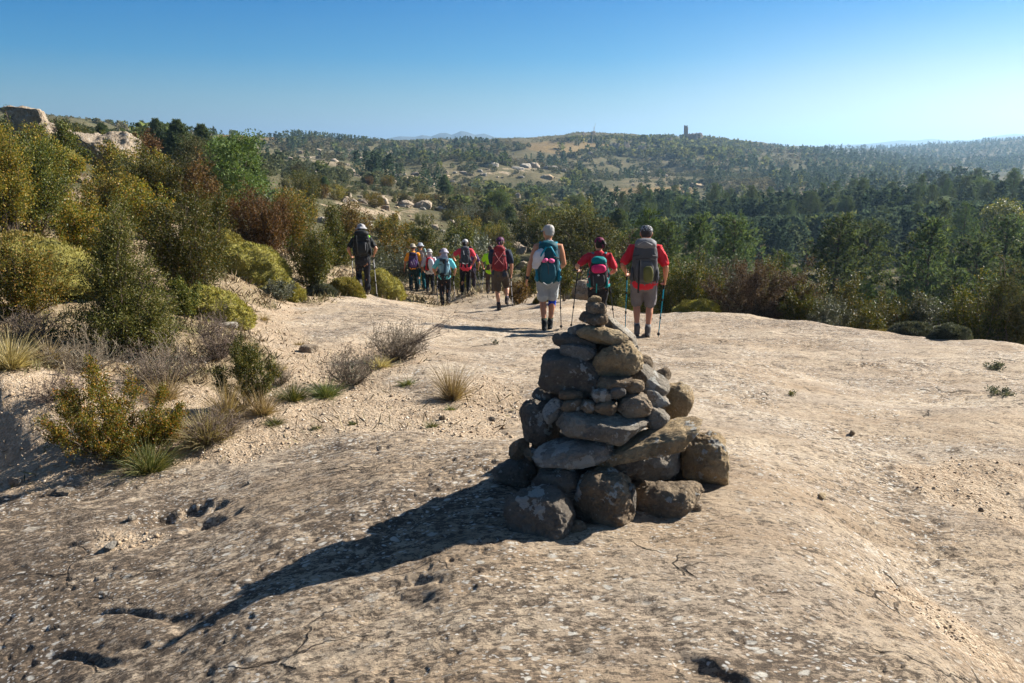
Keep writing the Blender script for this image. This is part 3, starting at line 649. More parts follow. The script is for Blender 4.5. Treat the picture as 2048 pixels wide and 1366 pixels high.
def fused(name, lofts, voxel, mat, smooth=2, folds=0., seed=0, fscale=(7, 7, 4)):
    # melt overlapping shapes into one continuous skin
    me = raw_mesh('tmp', lofts); o = bpy.data.objects.new('tmp', me); COL.objects.link(o)
    m = o.modifiers.new('r', 'REMESH'); m.mode = 'VOXEL'; m.voxel_size = voxel; m.use_smooth_shade = True
    if smooth: s = o.modifiers.new('s', 'SMOOTH'); s.factor = .5; s.iterations = smooth
    dg = bpy.context.evaluated_depsgraph_get(); ev = o.evaluated_get(dg); out = bpy.data.meshes.new_from_object(ev)
    out.name = name; bpy.data.objects.remove(o); bpy.data.meshes.remove(me)
    out.materials.clear(); out.materials.append(mat)
    n = len(out.vertices)
    if folds and n:
        co = np.empty(n*3, np.float32); out.vertices.foreach_get('co', co); co = co.reshape(-1, 3)
        nr = np.empty(n*3, np.float32); out.vertex_normals.foreach_get('vector', nr); nr = nr.reshape(-1, 3)
        d = fbm(co*np.array(fscale)+seed*3.7, 3); d = np.abs(d)*-1.7+.4
        out.vertices.foreach_set('co', (co+nr*(d*folds)[:, None]).ravel())
    for p in out.polygons: p.use_smooth = True
    out.update(); return out
def loft_obj(name, lofts, mat, parent):
    me = raw_mesh(name, lofts); me.materials.append(mat)
    for p in me.polygons: p.use_smooth = True
    return obj(name, me, parent)
def cloth(name, col, rough=.8, var=.25, pat=None):
    M = Mat(name); ob = M.objco(); c = M.mix(M.mapr(M.noise(ob, 9., 5, .6), .35, .7, 0, var), col, tuple(x*.55 for x in col))
    if pat == 'check':
        ck = M.noise(ob, 38., 3, .7); c = M.ramp(ck, [(.42, (.04, .04, .045)), (.5, (.22, .22, .23)), (.58, (.5, .5, .5))], 'CONSTANT')
    if pat == 'floral':
        ck = M.noise(ob, 45., 3, .7); c = M.ramp(ck, [(.4, (.10, .02, .07)), (.5, (.05, .03, .16)), (.57, (.32, .05, .1)), (.66, (.45, .38, .42))], 'CONSTANT')
    return M.done(c, rough, M.bump(M.noise(ob, 160., 3, .6), .25, .004), .2)
_skc = {}
def skin(tone):
    if tone not in _skc:
        M = Mat('skin'); ob = M.objco(); c = M.mix(M.noise(ob, 12., 4, .6), tone, (tone[0]*.8, tone[1]*.62, tone[2]*.55)); _skc[tone] = M.done(c, .5, None, .35)
    return _skc[tone]
_cc = {}
def C(col, rough=.8, pat=None):
    k = (col, rough, pat)
    if k not in _cc: _cc[k] = cloth('fabric', col, rough, .25, pat)
    return _cc[k]
def v3(*a): return np.array(a, float)
def ik(a, b, l1, l2, pole):
    d = b-a; L = np.linalg.norm(d)
    if L > (l1+l2)*.995: b = a+d/L*(l1+l2)*.995; d = b-a; L = np.linalg.norm(d)
    d /= L; k = (l1*l1-l2*l2+L*L)/(2*L); h = math.sqrt(max(l1*l1-k*k, 0)); p = np.array(pole, float); p = p-d*(p@d); p /= np.linalg.norm(p)+1e-9
    return a+d*k+p*h, b
def lerp(a, b, t): return a+(b-a)*t
def hand_lofts(w, d, nrm, curl, sgn):
    # palm, four fingers of unequal length and a thumb; nrm points out of the palm
    d = d/np.linalg.norm(d); nrm = nrm-d*(nrm@d); nrm /= np.linalg.norm(nrm); s = np.cross(d, nrm)*sgn        # s: towards the thumb
    L = [ring_loft([w-d*.01, w+d*.035, w+d*.088], [(.024, .018), (.038, .016), (.04, .014)], s, 12)]
    for k, (off, ln) in enumerate(((.029, .07), (.0105, .08), (-.0085, .074), (-.027, .058))):
        b = w+d*.085+s*off; pts = [b-d*.02]; dirn = d.copy(); a = curl*(.8+.12*k)
        for q, fr in enumerate((.45, .31, .24)):
            c, si = math.cos(a*.62), math.sin(a*.62); n2 = nrm*c-dirn*si; dirn = dirn*c+nrm*si; nrm_l = n2
            pts.append(pts[-1]+dirn*(ln*fr+(.02 if q == 0 else 0))); nrm = nrm_l
        nrm = None; nrm = np.cross(s*sgn, d) if False else np.cross(s, d)*sgn
        nrm = nrm/np.linalg.norm(nrm)
        L.append(ring_loft(pts, [.0095, .0092, .0085, .007], s, 8))
    t0 = w+d*.028+s*.03; t1 = t0+d*.028+s*.022+nrm*.008; t2 = t1+d*.03+s*.004+nrm*.012*(1+curl)
    L.append(ring_loft([t0-s*.012, t1, t2], [.013, .011, .009], s, 8)); return L

BODY_T = [(.83, .145, .105, .0), (.90, .172, .128, -.012), (.97, .168, .122, -.008), (1.06, .152, .108, .0), (1.16, .158, .115, .004), (1.28, .178, .122, .0), (1.36, .180, .112, -.008), (1.42, .15, .085, -.012), (1.46, .085, .065, -.01)]
def person(px, ytop, Hm, label, o):
    """o: dict with the look and the pose; found on the ground where the head reaches ytop at image column px"""
    th, t = ang(px, ytop); rs = np.linspace(o.get('rmin', 9), o.get('rmax', 45), 900)
    gz = hgt(rs*math.sin(th), rs*math.cos(th)); dd = gz+Hm*.985-rs*t; k = int(np.argmin(np.abs(dd))); r = rs[k]
    if 'r' in o: r = o['r']
    X, Y = r*math.sin(th), r*math.cos(th); Z = H(X, Y)
    if 'r' in o: Hm = float(np.clip((r*t-Z)/.985, Hm*.94, Hm*1.07))
    _q = proj(np.array([[X, Y, Z], [X, Y, Z+Hm]])); print('person', px, 'r %.1f feet y %.0f top y %.0f (wanted %d) z %.2f' % (r, _q[1][0], _q[1][1], ytop, Z))
    yaw = -th+math.radians(o.get('yaw', 0)); s = Hm/1.79; vox = .0085 if r < 16 else .011
    root = empty('person', (X, Y, Z), yaw); tag(root, label, 'person', 'hikers walking away in a line')
    cyaw, syaw = math.cos(yaw), math.sin(yaw)
    def gl(x, y): return (H(X+x*cyaw-y*syaw, Y+x*syaw+y*cyaw)-Z)/s
    def toW(p): p = np.asarray(p)*s; return v3(X+p[0]*cyaw-p[1]*syaw, Y+p[0]*syaw+p[1]*cyaw, Z+p[2])
    wd_ = o.get('wide', 1.); lean = o.get('lean', .04)
    def bend(p):                                                    # lean the upper body forward from the hips
        p = np.array(p, float); z = max(p[2]-.9, 0); p[1] += lean*z/.6*1.0+0; return p
    legs = []
    for i, sg in enumerate((-1, 1)):
        fx, fy, up = o['feet'][i]; g = gl(fx, fy); hip = v3(sg*.092*wd_, -.005, .885); ank = v3(fx, fy, g+.095+up)
        kn, ank = ik(hip, ank, .425, .40, (sg*.08, 1, 0)); legs.append((hip, kn, ank, up))
    arms = []
    for i, sg in enumerate((-1, 1)):
        sh = bend((sg*.185*wd_, -.012, 1.40)); wr = bend((0, 0, 0))+np.array(o['hands'][i], float)
        el, wr = ik(sh, wr, .295, .262, (sg*o.get('elbow', .7), -.8, -.35)); arms.append((sh, el, wr))
    hx = o.get('turn', 0.); hc, hs_ = math.cos(hx), math.sin(hx); hd = o.get('headfwd', .03)
    def hp(x, y, z):                                                # head space: turned about the neck
        if z > 1.53: x, y, z = x*1.12, y*1.10, 1.53+(z-1.53)*1.05
        q = bend((0, 0, z)); return v3(x*hc-y*hs_, q[1]+x*hs_+y*hc+hd*(z-1.46)/.2, z)
    def hr_(l, k=1.11): return [(a*k, b*k) for a, b in l]
    hside = (hc, hs_, 0)
    # ---- one continuous body
    L = [ring_loft([bend((0, y, z)) for z, a, b, y in BODY_T], [(a*wd_, b*wd_) for z, a, b, y in BODY_T], (1, 0, 0), 24)]
    L.append(ring_loft([bend((0, -.012, 1.40)), hp(0, -.005, 1.50), hp(0, .0, 1.58)], [.066, .056, .055], (1, 0, 0), 14))
    hz_ = [(1.525, .038, .042, .045), (1.545, .055, .065, .028), (1.58, .066, .084, .012), (1.62, .073, .093, .006), (1.66, .077, .099, .0), (1.695, .073, .093, -.002), (1.722, .058, .074, -.002), (1.74, .036, .045, -.002)]
    L.append(ring_loft([hp(0, y, z) for z, a, b, y in hz_], hr_([(a, b) for z, a, b, y in hz_]), hside, 20, True, .35))
    L.append(ring_loft([hp(0, .092, 1.655), hp(0, .112, 1.62), hp(0, .104, 1.604)], [(.008, .01), (.014, .014), (.014, .01)], hside, 8))     # nose
    L.append(ring_loft([hp(-.022, .095, 1.568), hp(0, .1, 1.570), hp(.022, .095, 1.568)], [.007, .01, .007], (0, 0, 1), 8))                  # lips
    L.append(ring_loft([hp(-.05, .083, 1.668), hp(0, .094, 1.668), hp(.05, .083, 1.668)], [.008, .009, .008], (0, 0, 1), 8))                 # brow
    for sg in (-1, 1): L.append(ring_loft([hp(sg*.078, .0, 1.60), hp(sg*.085, -.008, 1.63), hp(sg*.083, -.006, 1.655)], [(.008, .012), (.009, .02), (.008, .014)], hside, 8))
    for i, (sh, el, wr) in enumerate(arms):
        sg = (-1, 1)[i]
        L.append(ring_loft([lerp(bend((0, -.01, 1.39)), sh, .55), sh, lerp(sh, el, .35), lerp(sh, el, .8), el, lerp(el, wr, .3), lerp(el, wr, .75), wr], [.068*wd_, .062*wd_, .053*wd_, .044, .041, .043, .032, .025], (0, 1, 0), 14))
        fd = (wr-el)/np.linalg.norm(wr-el); grip = o['grip'][i]
        L += hand_lofts(wr, fd if not grip else fd+v3(0, .1, -.25), v3(-sg, .15, -.1 if grip else 0), 1.5 if grip else .35, -sg if False else sg)
    for hip, kn, ank, up in legs:
        bk = v3(0, -.012, 0)
        L.append(ring_loft([hip, lerp(hip, kn, .35), lerp(hip, kn, .8), kn, lerp(kn, ank, .28)+bk*1.6, lerp(kn, ank, .6)+bk, ank], [.092*wd_, .083*wd_, .06*wd_, .056, .057, .044, .036], (1, 0, 0), 16))
    body = obj('body', fused('body', L, vox/s if False else vox, skin(o.get('skin', (.50, .27, .17))), 2), root, scale=s)
    for sg in (-1, 1):                                              # eyes
        v, f = ICO[2]; e = obj('eye', mesh_np('eye', v*.011, f, C((.55, .53, .5), .3), True), root, scale=s); e.location = hp(sg*.03, .088, 1.638)*s
    # ---- clothes
    def part(name, lofts, mat, vx=.013, folds=.012, seed=0, smooth=2):
        me = fused(name, lofts, vx, mat, smooth, folds, seed+px); return obj(name, me, root, scale=s)
    e = .016
    hem = o.get('hem', .90); L = []
    T = [q for q in BODY_T if q[0] >= hem-.02]; T = [(hem, .178, .132, -.008)]+[q for q in T if q[0] > hem+.03]
    L.append(ring_loft([bend((0, y, z)) for z, a, b, y in T], [(a*wd_+e+(.006 if z < 1.15 else 0), b*wd_+e+(.004 if z < 1.15 else 0)) for z, a, b, y in T], (1, 0, 0), 24))
    sl_ = o.get('sleeve', .62)
    for sh, el, wr in arms:
        if sl_ > 0: L.append(ring_loft([lerp(bend((0, -.01, 1.39)), sh, .5), sh, lerp(sh, el, .4), lerp(sh, el, sl_)], [.082*wd_, .080*wd_, .074*wd_, .072], (0, 1, 0), 16))
    part('shirt', L, C(o['shirt']), folds=.014)
    if 'yoke' in o:
        for i in (0, 1): part('shoulder_panel', [ring_loft([lerp(arms[i][0], arms[i][1], -.5), arms[i][0]+v3(0, -.02, .03), lerp(arms[i][0], arms[i][1], .25)+v3(0, -.02, .01)], [.05, .05, .045], (0, 1, 0), 12)], C(o['yoke']), .012, .004)
    ll = o.get('leg', 1.0); L = [ring_loft([(0, y, z) for z, a, b, y in BODY_T[:4]], [(a*wd_+e+.006, b*wd_+e+.006) for z, a, b, y in BODY_T[:4]], (1, 0, 0), 24)]
    for hip, kn, ank, up in legs:
        if ll < .6: en = lerp(hip, kn, ll*2); L.append(ring_loft([hip, lerp(hip, en, .4), en], [(.108*wd_, .112*wd_), (.096*wd_, .108*wd_), (.086*wd_, .1*wd_)], (1, 0, 0), 18))
        else: L.append(ring_loft([hip, lerp(hip, kn, .5), kn, lerp(kn, ank, .5)+v3(0, -.012, 0), ank+v3(0, -.01, -.01)], [.108*wd_, .093*wd_, .078, .073, .071], (1, 0, 0), 18))
    part('shorts' if ll < .6 else 'trousers', L, C(o['pants']), folds=.018, seed=3)
    if 'cuff' in o:
        part('shorts_cuff', [ring_loft([lerp(h, k, ll*2-.09), lerp(h, k, ll*2+.02)], [(.093*wd_, .106*wd_)]*2, (1, 0, 0), 18) for h, k, a, u in legs], C(o['cuff']), .011, .004)
    if 'brace' in o:
        h, k, a, u = legs[1]; part('knee_brace', [ring_loft([lerp(h, k, .8), k, lerp(k, a, .22)], [.07, .068, .065], (1, 0, 0), 16)], C(o['brace'], .6), .01, .003)
    for i, (hip, kn, ank, up) in enumerate(legs):                   # socks and boots
        pit = o['feet'][i][2]*2.2; c, s_ = math.cos(pit), math.sin(pit)
        def fp(y, z): return ank+v3(0, y*c+z*s_, -y*s_+z*c) if pit else ank+v3(0, y, z)
        if ll < .6: part('sock', [ring_loft([lerp(ank, kn, .0), lerp(ank, kn, .24)], [.047, .05], (1, 0, 0), 12)], C(o.get('sock', (.03, .03, .035))), .01, .004)
        b = part('boot', [ring_loft([fp(-.075, -.06), fp(-.02, -.055), fp(.07, -.062), fp(.14, -.068), fp(.175, -.072)], [(.036, .033), (.042, .04), (.047, .035), (.046, .026), (.034, .02)], (1, 0, 0), 14),
                      ring_loft([fp(-.03, -.06), fp(-.022, .0), fp(-.02, .055)], [(.045, .058), (.048, .056), (.052, .058)], (1, 0, 0), 14)], C(o.get('boot', (.07, .06, .055))), .0095, .003)
        so_ = obj('sole', fused('sole', [ring_loft([fp(-.085, -.088), fp(.0, -.088), fp(.09, -.088), fp(.185, -.084)], [(.038, .010), (.042, .010), (.05, .010), (.036, .010)], (1, 0, 0), 14)], .008, C((.03, .028, .026)), 1), b)
    # ---- hair and headgear
    hr = o.get('hair')
    if hr:
        low = o.get('hairlow', 1.60); q = [(low, .070, .082), (1.625, .078, .095), (1.66, .084, .104), (1.695, .081, .100), (1.718, .066, .082)]
        L = [ring_loft([hp(0, -.012-(.01 if z < 1.64 else 0), z) for z, a, b in q], hr_([(a, b*.93) for z, a, b in q]), hside, 20, True, .45)]
        if o.get('bun'): L.append(ring_loft([hp(0.03, -.09, 1.60), hp(.035, -.105, 1.64), hp(.02, -.09, 1.68)], [.05, .06, .045], hside, 12))
        if o.get('ponytail'): L.append(ring_loft([hp(0, -.085, 1.66), hp(.0, -.12, 1.62), hp(.0, -.115, 1.54), hp(0, -.10, 1.47)], [.045, .05, .042, .025], hside, 12))
        part('hair', L, C(hr, .6), .008, .008, 9, 1)
    ht = o.get('hat')
    if ht == 'bucket':
        q = [(1.685, .094, .115), (1.72, .092, .112), (1.742, .082, .098)]
        L = [ring_loft([hp(0, -.004, z) for z, a, b in q], hr_([(a, b) for z, a, b in q]), hside, 22, True, .4), ring_loft([hp(0, -.004, 1.640), hp(0, -.004, 1.668), hp(0, -.004, 1.70)], [(.152, .178), (.138, .162), (.098, .12)], hside, 26, False)]
        if o.get('neckflap'): L.append(ring_loft([hp(0, -.095, 1.67), hp(0, -.12, 1.58), hp(0, -.13, 1.50)], [(.08, .02), (.105, .02), (.12, .014)], hside, 16))
        part('sun_hat', L, C(o['hatcol']), .009, .010, 5, 1)
    elif ht == 'cap':
        q = [(1.665, .090, .110), (1.70, .088, .107), (1.724, .074, .090)]
        L = [ring_loft([hp(0, -.004, z) for z, a, b in q], hr_([(a, b) for z, a, b in q]), hside, 22, True, .4), ring_loft([hp(0, .10, 1.678), hp(0, .15, 1.672), hp(0, .18, 1.664)], [(.07, .012), (.065, .011), (.045, .01)], hside, 14)]
        part('cap', L, C(o['hatcol'], .8, o.get('hatpat')), .009, .006, 5, 1)
    elif ht == 'scarf':
        q = [(1.648, .082, .102), (1.68, .087, .108), (1.708, .080, .099), (1.728, .064, .08)]
        L = [ring_loft([hp(0, -.004, z+.02*0) for z, a, b in q], hr_([(a, b) for z, a, b in q]), hside, 20, True, .4), ring_loft([hp(0, -.10, 1.655), hp(.01, -.125, 1.63), hp(.015, -.125, 1.585)], [.018, .022, .012], hside, 10)]
        part('headscarf', L, C(o['hatcol'], .7, o.get('hatpat')), .008, .006, 5, 1)
    if o.get('glasses'):
        loft_obj('sunglasses', [ring_loft([hp(sg*.088, -.005, 1.645), hp(sg*.082, .05, 1.645), hp(sg*.06, .098, 1.64), hp(sg*.01, .108, 1.64)], [(.004, .006), (.004, .008), (.006, .018), (.006, .016)], (0, 0, 1), 8) for sg in (-1, 1)], C((.01, .01, .012), .2), root).scale = (s,)*3
    if o.get('watch') is not None:
        sh, el, wr = arms[o['watch']]; loft_obj('wristwatch', [ring_loft([lerp(wr, el, .02), lerp(wr, el, .11)], [.034, .034], (0, 1, 0), 12)], C((.015, .015, .018), .4), root).scale = (s,)*3
    if o.get('glove'):
        for i in (0, 1):
            sh, el, wr = arms[i]; d = (wr-el)/np.linalg.norm(wr-el); part('glove', [ring_loft([wr-d*.02, wr+d*.05, wr+d*.10], [(.034, .03), (.042, .03), (.04, .026)], (0, 1, 0), 10)], C((.02, .02, .022)), .009, .003)
    # ---- backpack
    if 'pack' in o: backpack(o['pack'], root, s, bend, arms, wd_)
    # ---- poles
    for i, pl in enumerate(o.get('poles', (None, None))):
        if pl is None: continue
        sh, el, wr = arms[i]; d = (wr-el)/np.linalg.norm(wr-el); sg = (-1, 1)[i]
        g = wr+d*.07+v3(-sg*.012, .02, -.01); tx, ty = pl['tip']
        tip = v3(tx, ty, gl(tx, ty)); ax = (g-tip)/np.linalg.norm(g-tip); topp = g+ax*.05
        tr = empty('trekking_pole', tuple(toW(tip)), yaw); tag(tr, pl['label'], 'trekking pole', 'trekking poles held by the hikers')
        def q(p): return (np.asarray(p)-tip)*s
        rr = .0095 if r < 16 else .0105
        sm = C(pl['col'], .35)
        a = loft_obj('shaft', [ring_loft([q(tip+ax*.03), q(lerp(tip, topp, .33)), q(lerp(tip, topp, .36)), q(lerp(tip, topp, .64)), q(lerp(tip, topp, .67)), q(topp-ax*.1)], [rr*.75, rr*.75, rr*.9, rr*.9, rr*1.05, rr*1.05], (1, 0, 0), 8)], sm, tr)
        loft_obj('grip', [ring_loft([q(topp-ax*.14), q(topp-ax*.05), q(topp+ax*.02)], [.014*s, .017*s, .019*s], (1, 0, 0), 10)], C((.02, .02, .022)), tr)
        loft_obj('basket', [ring_loft([q(tip+ax*.055), q(tip+ax*.067)], [.024*s, .022*s], (1, 0, 0), 12)], C((.02, .02, .022)), tr)
        loft_obj('tip', [ring_loft([q(tip+ax*.0), q(tip+ax*.05)], [.004*s, .008*s], (1, 0, 0), 8)], C((.12, .12, .13), .4), tr)
        for fr in (.345, .655): loft_obj('clamp', [ring_loft([q(lerp(tip, topp, fr-.012)), q(lerp(tip, topp, fr+.012))], [rr*1.6, rr*1.6], (1, 0, 0), 8)], C((.02, .02, .022)), tr)
    return dict(root=root, toW=toW, arms=arms, s=s, yaw=yaw, bend=bend)
def sbox(c, size, e=3.2, sub=4, taper=0., seed=0, lump=.02, tilt=0.):
    n, f = ICO[sub]; p = n/((np.abs(n)**e).sum(1)**(1/e))[:, None]
    p = p+n*(fbm(n*2.2+seed, 3)*lump*2+np.abs(fbm(n*np.array([2, 2, 6.])+seed*3, 2))*-lump)[:, None]
    p[:, 0] *= 1+taper*p[:, 2]*.5
    v = p*np.array(size)/2; ct, st = math.cos(tilt), math.sin(tilt)
    v = np.stack([v[:, 0]*ct-v[:, 2]*st, v[:, 1], v[:, 0]*st+v[:, 2]*ct], 1)+np.array(c)
    return v, [tuple(q) for q in f], []
def ribbon(pts, w, t=.008, side=(1, 0, 0)): return ring_loft(pts, [(w/2, t)]*len(pts), side, 8)
def backpack(k, person_root, s, bend, arms, wd_):
    root = empty('backpack', person_root.location, person_root.rotation_euler.z); tag(root, k['label'], 'backpack', 'backpacks worn by the hikers')
    w, h, d, z0 = k['w'], k['h'], k['d'], k['z']                     # z0: the bottom
    yb = lambda z: bend((0, 0, z))[1]-.135*wd_
    zc = z0+h/2; yc = yb(zc)-d/2
    def pt(name, lofts, col, rough=.65, par=None):
        ob = loft_obj(name, lofts, C(col, rough), root if par is None else par)
        if par is None: ob.scale = (s,)*3
        return ob
    A = k['col']; B = k.get('col2', A); S = k.get('strap', (.03, .03, .035))
    bag = pt('main_bag', [sbox((0, yc, zc), (w, d, h), 2.9, 5, k.get('taper', -.1), k['seed'], .03)], A)
    if k.get('lid', 1): pt('lid', [sbox((0, yc-.01, z0+h*.94), (w*.86, d*1.0, h*.26), 2.5, 4, -.25, k['seed']+1, .03)], k.get('lidcol', B))
    pt('front_pocket', [sbox((0, yc-d*.42, z0+h*k.get('pz', .36)), (w*.72, d*.42, h*k.get('ph', .52)), 2.8, 4, 0, k['seed']+2, .035)], k.get('pocket', B))
    for sg in (-1, 1):
        pt('side_pocket', [sbox((sg*w*.49, yc, z0+h*.22), (w*.16, d*.7, h*.36), 2.7, 3, 0, k['seed']+3+sg, .03)], k.get('sidecol', B))
        sh = arms[(sg+1)//2][0]
        top = v3(sg*w*.26, yb(1.40)+.02, min(z0+h*.86, 1.40)); q = [top, v3(sg*.115*wd_, bend((0, 0, 1.47))[1]-.055, 1.475), v3(sg*.12*wd_, bend((0, 0, 1.475))[1]+.035, 1.475), v3(sg*.125*wd_, bend((0, 0, 1.38))[1]+.118*wd_, 1.36), v3(sg*.14*wd_, bend((0, 0, 1.2))[1]+.142*wd_, 1.2), v3(sg*.182*wd_, bend((0, 0, 1.05))[1]+.03, 1.03), v3(sg*w*.42, yb(1.0)-.02, z0+h*.12)]
        pt('shoulder_strap', [ribbon(q, .058, .010)], k.get('strapcol', S))
        pt('compression_strap', [ribbon([v3(sg*w*.5, yc+d*.2, z0+h*.62), v3(sg*w*.47, yc-d*.35, z0+h*.66), v3(sg*w*.25, yc-d*.62, z0+h*.70)], .02, .006, (0, 0, 1))], S)
    if k.get('belt', 1):
        zb = z0+h*.08; q = [v3(math.sin(a)*.205*wd_, bend((0, 0, zb))[1]-math.cos(a)*.165*wd_, zb) for a in np.linspace(-2.7, 2.7, 16)]
        pt('hip_belt', [ribbon(q, .07, .011, (0, 0, 1))], k.get('strapcol', S))
    for name, c, size, col, e, tilt in k.get('extra', []):
        pt(name, [sbox((c[0], yc-d*.5+c[1], z0+h*c[2]), size, e, 4, 0, k['seed']+11, .03, tilt)], col)
    for col, pts, wdt in k.get('lines', []):
        pt('webbing', [ribbon([v3(a*w, yc-d*b, z0+h*c) for a, b, c in pts], wdt, .005)], col)
    return root
# ---------------------------------------------------------------- the hikers
NAVY = (.012, .012, .018); BLK = (.014, .014, .016)
def pole(col, tip, label): return dict(col=col, tip=tip, label=label)
SIL = (.45, .45, .47); TEA = (.0, .22, .30)
person(722, 450, 1.80, 'hiker in a grey bucket hat, black trousers and black backpack, alone at left', dict(r=21, feet=[(-.10, -.14, .10), (.10, .10, 0)], hands=[(-.29, .10, .99), (.30, .13, 1.0)], grip=(1, 1),
    shirt=(.02, .022, .022), yoke=(.25, .75, .03), pants=(.018, .018, .024), hat='bucket', hatcol=(.34, .33, .34), hair=(.05, .035, .025), boot=(.17, .13, .11), sleeve=.72,
    poles=(pole(SIL, (-.27, .05), 'silver pole in the left hand of the hiker in the bucket hat'), pole(SIL, (.33, .02), 'silver pole in the right hand of the hiker in the bucket hat')),
    pack=dict(w=.42, h=.62, d=.24, z=1.0, col=(.012, .013, .014), seed=1, label='tall black backpack on the hiker in the grey bucket hat', pocket=(.02, .022, .024), lines=[((.03, .03, .03), [(-.3, 1.1, .9), (-.3, 1.15, .5), (-.25, .9, .15)], .025), ((.25, .25, .26), [(.2, 1.12, .6), (.2, 1.1, .3)], .015)])))
person(826, 506, 1.70, 'hiker in an orange shirt and beige hat carrying a purple backpack', dict(r=27, feet=[(-.11, .0, 0), (.10, .12, 0)], hands=[(-.36, -.02, .80), (.32, .0, .80)], grip=(0, 0), elbow=1.,
    shirt=(.9, .33, .02), pants=(.012, .03, .032), hat='bucket', hatcol=(.38, .33, .26), hair=(.06, .05, .04), sleeve=.8, skin=(.42, .2, .12),
    pack=dict(w=.34, h=.56, d=.2, z=.90, col=(.05, .03, .10), col2=(.03, .02, .05), seed=2, label='purple backpack on the hiker in the orange shirt', pocket=(.10, .045, .18), lines=[((.4, .35, .45), [(.1, 1.1, .7), (.05, 1.12, .5), (.15, 1.05, .3)], .015), ((.4, .35, .45), [(-.2, 1.1, .5), (-.1, 1.1, .3)], .015)])))
person(841, 508, 1.72, 'hiker in a pale blue hat, sleeveless top and teal trousers, beside the orange shirt', dict(r=27.6, feet=[(-.10, .1, 0), (.10, .0, 0)], hands=[(-.26, .08, .84), (.31, .05, .83)], grip=(0, 0),
    shirt=(.33, .30, .27), pants=(.0, .075, .10), hat='bucket', hatcol=(.32, .35, .4), hair=(.1, .08, .06), sleeve=0., yoke=(.25, .36, .36)))
person(859, 521, 1.58, 'short hiker in a white hat with a pale shirt over a red backpack', dict(r=27, feet=[(-.10, .0, 0), (.10, .1, 0)], hands=[(-.25, .12, .92), (.25, .12, .92)], grip=(0, 0),
    shirt=(.62, .63, .67), pants=(.018, .018, .022), hat='bucket', hatcol=(.45, .44, .43), neckflap=True, sleeve=1., hem=.86,
    pack=dict(w=.32, h=.5, d=.2, z=.95, col=(.42, .02, .03), seed=4, label='red backpack under the pale shirt of the short hiker', pocket=(.05, .02, .02), extra=[('draped_shirt', (.07, -.02, .45), (.24, .16, .56), (.55, .6, .68), 2.6, .12)])))
person(888, 499, 1.64, 'hiker in a turquoise shirt and lavender sun hat with a pale blue backpack', dict(r=23.6, feet=[(-.09, -.02, 0), (.10, .0, .03)], hands=[(-.27, .08, .92), (.30, .08, .90)], grip=(1, 1), elbow=1.6, glove=True, wide=1.05,
    shirt=(.14, .52, .58), pants=(.016, .015, .02), hat='bucket', hatcol=(.38, .36, .43), neckflap=True, hair=(.1, .06, .04), sleeve=.78,
    poles=(pole(SIL, (-.24, -.12), 'thin pole in the left hand of the hiker in turquoise'), pole(SIL, (.33, .2), 'thin pole in the right hand of the hiker in turquoise')),
    pack=dict(w=.34, h=.52, d=.2, z=.98, col=(.20, .38, .47), col2=(.04, .07, .1), seed=5, label='pale blue backpack with black panel on the hiker in turquoise', pocket=(.24, .42, .52), extra=[('black_pouch', (-.06, -.1, .10), (.17, .12, .13), (.012, .012, .014), 2.3, -.3), ('dark_panel', (.03, -.085, .55), (.09, .1, .5), (.03, .07, .11), 3, -.1), ('mesh_top', (.03, -.06, .88), (.18, .12, .16), (.02, .02, .025), 2.4, 0)])))
person(882, 499, 1.60, 'dark haired hiker almost hidden in front of the hiker in turquoise', dict(r=27.5, feet=[(-.1, 0, 0), (.1, .1, 0)], hands=[(-.25, .1, .95), (.36, .0, .95)], grip=(0, 0), elbow=1.4, shirt=(.3, .3, .33), pants=(.02, .02, .025), hair=(.012, .01, .01), sleeve=.6))
person(930, 479, 1.68, 'hiker in a coral shirt and white cap with black ponytail and grey backpack', dict(r=24.6, feet=[(-.11, .02, 0), (.09, .10, 0)], hands=[(-.36, .24, 1.10), (.25, .10, .95)], grip=(0, 1), elbow=1.2,
    shirt=(.80, .06, .09), pants=(.014, .013, .016), hat='cap', hatcol=(.45, .44, .44), hair=(.012, .01, .01), hairlow=1.57, ponytail=True, sleeve=.6, hem=.86,
    poles=(None, pole((.1, .09, .12), (.52, .12), 'dark pole in the right hand of the hiker in coral')),
    pack=dict(w=.30, h=.54, d=.2, z=1.0, col=(.055, .055, .07), seed=7, label='grey backpack on the hiker in the coral shirt', pocket=(.035, .035, .045), lines=[((.5, .5, .52), [(-.3, 1.1, .12), (.0, 1.2, .06), (.3, 1.1, .1)], .03), ((.4, .4, .42), [(-.2, 1.1, .85), (-.1, 1.15, .6)], .02)])))
person(941, 492, 1.66, 'hiker in dark purple clothes mostly hidden beside the hiker in coral', dict(r=27.2, feet=[(-.1, .0, 0), (.1, .05, 0)], hands=[(-.24, .12, .95), (.28, .1, .92)], grip=(0, 1), shirt=(.07, .04, .12), pants=(.03, .022, .03), hair=(.03, .02, .015), sleeve=.7,
    poles=(None, pole((.2, .2, .2), (.42, .05), 'thin pole beside the half hidden hiker in purple'))))
person(981, 500, 1.62, 'hiker in a neon yellow top mostly hidden behind the maroon backpack', dict(r=24.5, feet=[(-.1, .0, 0), (.1, .08, 0)], hands=[(-.27, .12, .95), (.26, .12, .95)], grip=(1, 0), shirt=(.45, .85, .02), pants=(.09, .06, .045), hair=(.05, .03, .02), sleeve=.7, hem=.84,
    poles=(pole(SIL, (-.33, .1), 'thin pole beside the half hidden hiker in neon yellow'), None)))
